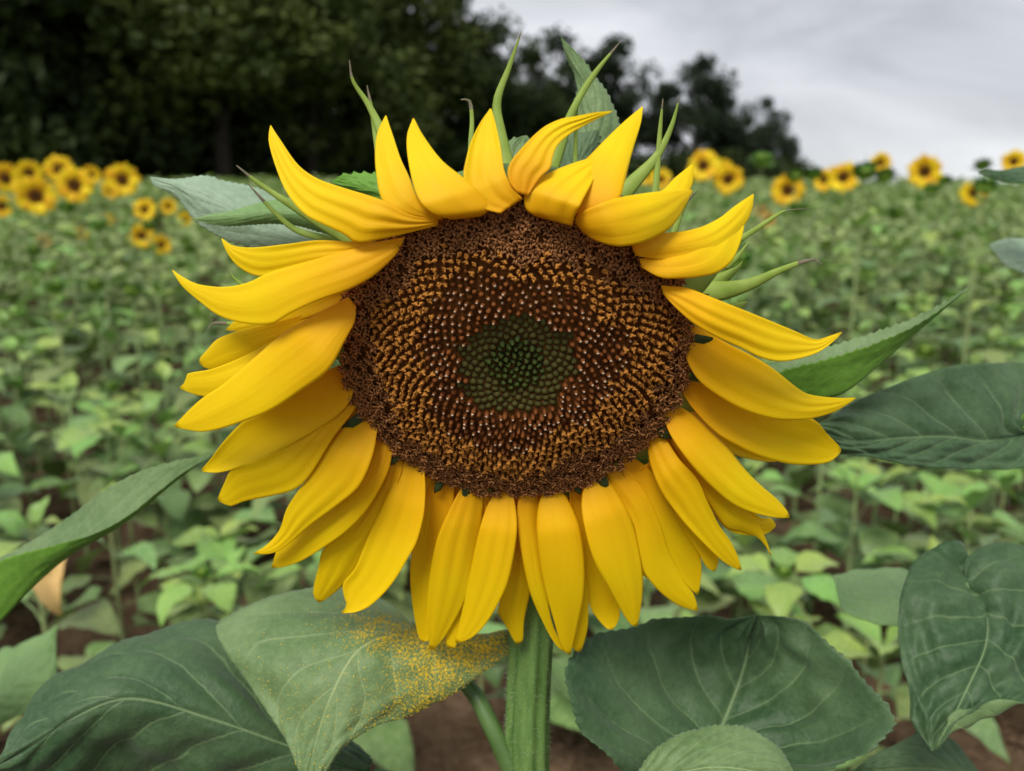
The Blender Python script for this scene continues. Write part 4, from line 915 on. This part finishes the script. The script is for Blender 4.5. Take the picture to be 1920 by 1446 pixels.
# large cupped leaf, lower right
big_leaf([(1230,1500,.425),(1150,1440,.41),(1085,1365,.412),(1053,1290,.418),(1062,1232,.43),(1110,1192,.445),(1200,1174,.466),(1300,1164,.468),(1380,1156,.469),(1420,1154,.470)],
   [(1270,1500,.43),(1335,1400,.455),(1375,1310,.475),(1398,1240,.482),(1408,1190,.478),(1420,1155,.470)],
   [(1330,1500,.415),(1440,1475,.405),(1580,1430,.402),(1680,1378,.405),(1672,1325,.415),(1605,1242,.435),(1530,1187,.452),(1470,1160,.462),(1420,1155,.469)], TD, root, fold=.15, bulge=.0046, wav=.0026, serr=1.3, petiole=[(990,1640,STEM_D),(1120,1580,.44),(1270,1500,.42)], seed=3, label='large cupped dark green leaf with pale veins')
big_leaf([(1170,1480,.385),(1215,1425,.388),(1260,1388,.392),(1360,1358,.396),(1430,1380,.394),(1475,1418,.39),(1500,1480,.385)],
   [(1170,1485,.385),(1250,1455,.378),(1340,1438,.376),(1430,1450,.376),(1500,1485,.385)],
   [(1170,1490,.385),(1250,1530,.375),(1340,1545,.372),(1430,1530,.374),(1500,1490,.385)], T_, root, fold=.1, bulge=.0012, wav=.0008, petiole=[(992,1680,STEM_D),(1090,1560,.42),(1175,1486,.385)], pr=.003, seed=4, label='small pale arched leaf in front of the cupped one')
# pointed leaf to the right behind the head
big_leaf([(1340,690,.442),(1420,683,.442),(1480,673,.442),(1560,648,.442),(1650,620,.44),(1740,584,.438),(1816,537,.436)],
   [(1350,790,.425),(1430,775,.425),(1530,748,.428),(1585,733,.43),(1660,672,.433),(1730,612,.435),(1816,538,.436)],
   [(1340,715,.412),(1440,701,.414),(1500,686,.416),(1560,670,.42),(1650,640,.425),(1740,594,.43),(1816,539,.4355)], T_, root, fold=.85, teeth=30, serr=1.1, bulge=.0002, wav=.00025, petiole=[(1000,1000,.448),(1180,880,.44),(1350,760,.43)], seed=5, label='long pointed leaf folded along its rib')
# leaves behind the head at upper left
big_leaf([(720,430,.43),(620,392,.43),(540,373,.43),(480,352,.428),(420,339,.425),(385,331,.423),(330,337,.42),(281,331,.417)],
   [(720,470,.42),(600,455,.418),(520,435,.416),(430,390,.414),(350,352,.415),(281,332,.417)],
   [(720,560,.425),(620,520,.422),(520,480,.42),(430,452,.418),(372,420,.417),(330,368,.417),(292,350,.417),(281,333,.417)], TPALE, root, fold=.3, bulge=.0003, wav=.0003, petiole=[(960,800,.43),(850,600,.43),(720,470,.422)], seed=6, label='pale grey leaf reaching left behind the petals')
big_leaf([(690,395,.402),(620,375,.402),(540,371,.402),(480,382,.401),(430,396,.4),(400,401,.4),(360,411,.4)],
   [(690,430,.398),(600,405,.396),(520,398,.396),(450,405,.397),(360,411,.4)],
   [(690,460,.402),(620,442,.402),(560,424,.40),(500,420,.40),(420,424,.4),(360,412,.4)], [M_LG, M_LU], root, fold=.2, bulge=.00012, wav=.0001, serr=.4, petiole=[(840,560,.41),(760,480,.404),(690,430,.398)], pr=.003, seed=7, label='small light green leaf lying over the pale grey leaf')
big_leaf([(760,420,.405),(700,380,.41),(640,352,.412),(618,340,.413)], [(790,420,.40),(720,365,.402),(670,350,.405),(622,339,.412)], [(830,400,.405),(760,340,.408),(700,327,.408),(650,326,.41),(624,338,.412)], [M_LU, M_LT], root, fold=.4, teeth=12, serr=1.6, bulge=.0004, wav=.0006, petiole=[(900,560,.42),(840,480,.41),(790,420,.40)], pr=.003, seed=8)
big_leaf([(960,420,.405),(935,350,.405),(938,275,.406),(985,254,.408)], [(985,420,.40),(965,340,.402),(965,285,.404),(986,254,.408)], [(1010,420,.405),(1010,340,.405),(1005,280,.406),(988,254,.408)], T_, root, fold=.4, teeth=12, serr=1.8, bulge=.0004, wav=.0006, petiole=[(980,600,.43),(985,500,.41),(985,420,.40)], pr=.003, seed=9)
# upright leaf behind the top
big_leaf([(1040,400,.422),(1030,330,.424),(1062,250,.425),(1082,160,.425),(1064,108,.424),(1052,70,.422)], [(1090,400,.415),(1100,320,.415),(1112,240,.416),(1104,170,.418),(1076,110,.42),(1052,70,.422)], [(1140,400,.422),(1165,300,.424),(1160,225,.424),(1132,165,.424),(1092,108,.423),(1053,70,.422)], T_, root, fold=.5, teeth=26, serr=1., bulge=.0006, wav=.0008, petiole=[(1020,700,.435),(1060,540,.425),(1090,400,.415)], pr=.003, seed=10, label='upright pointed leaf behind the topmost petals')
big_leaf([(1060,420,.402),(1036,340,.404),(1050,290,.405),(1075,252,.405)], [(1080,420,.398),(1080,340,.399),(1090,290,.40),(1110,245,.404)], [(1110,420,.402),(1120,330,.404),(1128,270,.405),(1122,243,.405)], [M_LD, M_LU], root, fold=.4, teeth=14, serr=1.6, bulge=.0004, wav=.0006, petiole=[(1040,650,.425),(1070,520,.41),(1080,420,.398)], pr=.003, seed=11)

# ------------------------------------------------------------------ neighbouring plants that reach into the picture
def neighbour(px, d, label, top):
    p = at(px, 1000, d); e_ = empty('sunflower_plant', (p[0], p[1], float(gz(p[0], p[1]))), label, 'sunflower')
    v, q, _ = stem_mesh([(p[0], p[1], -.02), (p[0]+.01, p[1], .5), (p[0]-.01, p[1]+.01, top)], [.011, .010, .007], k=18)
    local(obj('stem', mesh_np('stem', v, q, [M_STEM])), e_)
    sg = 1 if p[0] > 0 else -1; h = top-float(gz(p[0], p[1]))
    for k_ in range(7): field_leaf(e_, LEAF_OLD[k_ % 6], .0, 0, h*(.35+.09*k_), (0 if sg > 0 else math.pi)+random.uniform(-1., 1.), random.uniform(-.3, .2), .17-.008*k_)
    obj('bud', BUD, e_, Matrix.Translation((-.01, .01, h)) @ Matrix.Scale(.03, 4)); return e_
right = neighbour(2120, .56, 'neighbouring sunflower plant reaching broad grey green leaves in from the right hand field side', 1.30)
sr = lambda py: (2115, py, .56)
big_leaf([(1915,795,.50),(1930,690,.515),(1850,684,.505),(1760,694,.49),(1680,721,.475),(1600,756,.455),(1525,800,.437)],
   [(1920,815,.50),(1850,826,.487),(1780,818,.475),(1700,820,.462),(1600,826,.447),(1525,802,.437)],
   [(1930,830,.50),(1960,872,.485),(1840,878,.472),(1720,876,.46),(1640,861,.448),(1565,846,.44),(1525,804,.437)], TD, right, fold=.6, teeth=6, serr=.3, bulge=.0028, wav=.0018, petiole=[sr(900),(2020,850,.53),(1920,815,.50)], seed=21, label='broad grey green leaf pointing at the petals')
big_leaf([(1818,1100,.49),(1826,1050,.50),(1800,1014,.502),(1730,1038,.495),(1697,1088,.485),(1686,1160,.475),(1692,1262,.458),(1715,1345,.44),(1748,1407,.432)],
   [(1812,1105,.488),(1850,1150,.47),(1850,1210,.458),(1820,1280,.445),(1785,1350,.437),(1750,1408,.432)],
   [(1806,1100,.486),(1815,1045,.496),(1870,1017,.498),(1950,1045,.492),(2010,1130,.47),(2000,1250,.45),(1920,1327,.435),(1840,1356,.428),(1780,1386,.428),(1753,1408,.432)], TDR, right, fold=.55, teeth=8, serr=.4, bulge=.003, wav=.0042, petiole=[sr(1300),(1980,1200,.54),(1880,1120,.51),(1812,1105,.488)], seed=22, label='broad drooping dark green leaf with a heavy fold')
big_leaf([(1725,1110,.64),(1700,1068,.67),(1620,1070,.66),(1562,1078,.63)], [(1730,1130,.61),(1680,1110,.605),(1620,1105,.60),(1562,1080,.625)], [(1730,1150,.58),(1700,1172,.55),(1630,1165,.55),(1580,1140,.56),(1562,1083,.62)], [M_LG, M_LU], right, fold=.3, teeth=4, serr=.2, bulge=.001, wav=.001, petiole=[sr(1450),(1950,1300,.58),(1730,1130,.595)], pr=.003, seed=23, label='whitish leaf behind the drooping one')
big_leaf([(1860,1480,.50),(1800,1400,.51),(1745,1368,.51),(1690,1390,.50),(1590,1450,.49)], [(1860,1500,.495),(1790,1450,.49),(1700,1440,.487),(1590,1452,.49)], [(1860,1540,.495),(1780,1540,.485),(1680,1510,.482),(1590,1455,.489)], TD, right, fold=.3, teeth=5, serr=.3, bulge=.0014, wav=.001, petiole=[sr(1650),(1980,1560,.53),(1860,1500,.495)], pr=.003, seed=24)
big_leaf([(2000,330,.60),(1930,311,.61),(1880,318,.60),(1835,322,.595)], [(2000,340,.595),(1930,330,.595),(1880,326,.593),(1835,323,.595)], [(2000,380,.595),(1930,348,.59),(1880,340,.59),(1835,324,.594)], TD, right, fold=.3, teeth=4, serr=.2, bulge=.0006, wav=.0006, petiole=[sr(700),(2080,450,.58),(2000,340,.595)], pr=.003, seed=25)
big_leaf([(2000,450,.66),(1930,448,.67),(1880,450,.66),(1855,458,.655)], [(2000,490,.65),(1930,480,.65),(1890,470,.65),(1856,460,.655)], [(2000,540,.65),(1930,515,.645),(1885,496,.645),(1857,463,.654)], TPALE, right, fold=.3, teeth=4, serr=.2, bulge=.0006, wav=.0006, petiole=[sr(800),(2080,600,.60),(2000,490,.65)], pr=.003, seed=26)
left = neighbour(-250, .56, 'neighbouring sunflower plant sending one broad folded leaf across the field behind the petals', 1.15)
sl = lambda py: (-245, py, .56)
big_leaf([(-150,1170,.54),(-80,1105,.53),(-10,1052,.52),(40,1026,.51),(110,984,.50),(190,925,.485),(260,886,.47),(330,864,.455),(394,853,.445)],
   [(-150,1300,.51),(-80,1250,.50),(0,1165,.49),(60,1100,.483),(130,1040,.475),(200,1000,.468),(248,968,.463),(330,900,.454),(394,854,.445)],
   [(-150,1180,.50),(-80,1110,.49),(-10,1058,.48),(40,1038,.474),(100,1023,.468),(180,998,.46),(250,960,.456),(335,893,.45),(394,855,.4445)], T_, left, fold=.85, teeth=30, serr=.6, bulge=.0004, wav=.0004, petiole=[sl(1450),(-210,1380,.53),(-150,1260,.51)], seed=31, label='folded leaf, grey above and bright green below')
big_leaf([(-60,1300,.84),(0,1222,.86),(30,1214,.855),(70,1192,.845),(107,1170,.835)], [(-60,1310,.80),(0,1298,.79),(40,1270,.79),(85,1220,.805),(107,1171,.835)], [(-60,1420,.80),(0,1362,.78),(60,1332,.775),(105,1300,.78),(100,1240,.80),(108,1173,.833)], [M_LG, M_LU], left, fold=.4, teeth=3, serr=.3, bulge=.0015, wav=.0015, petiole=[sl(1600),(-150,1480,.66),(-60,1320,.80)], pr=.003, seed=32, label='light green leaf low at the left, over the soil')
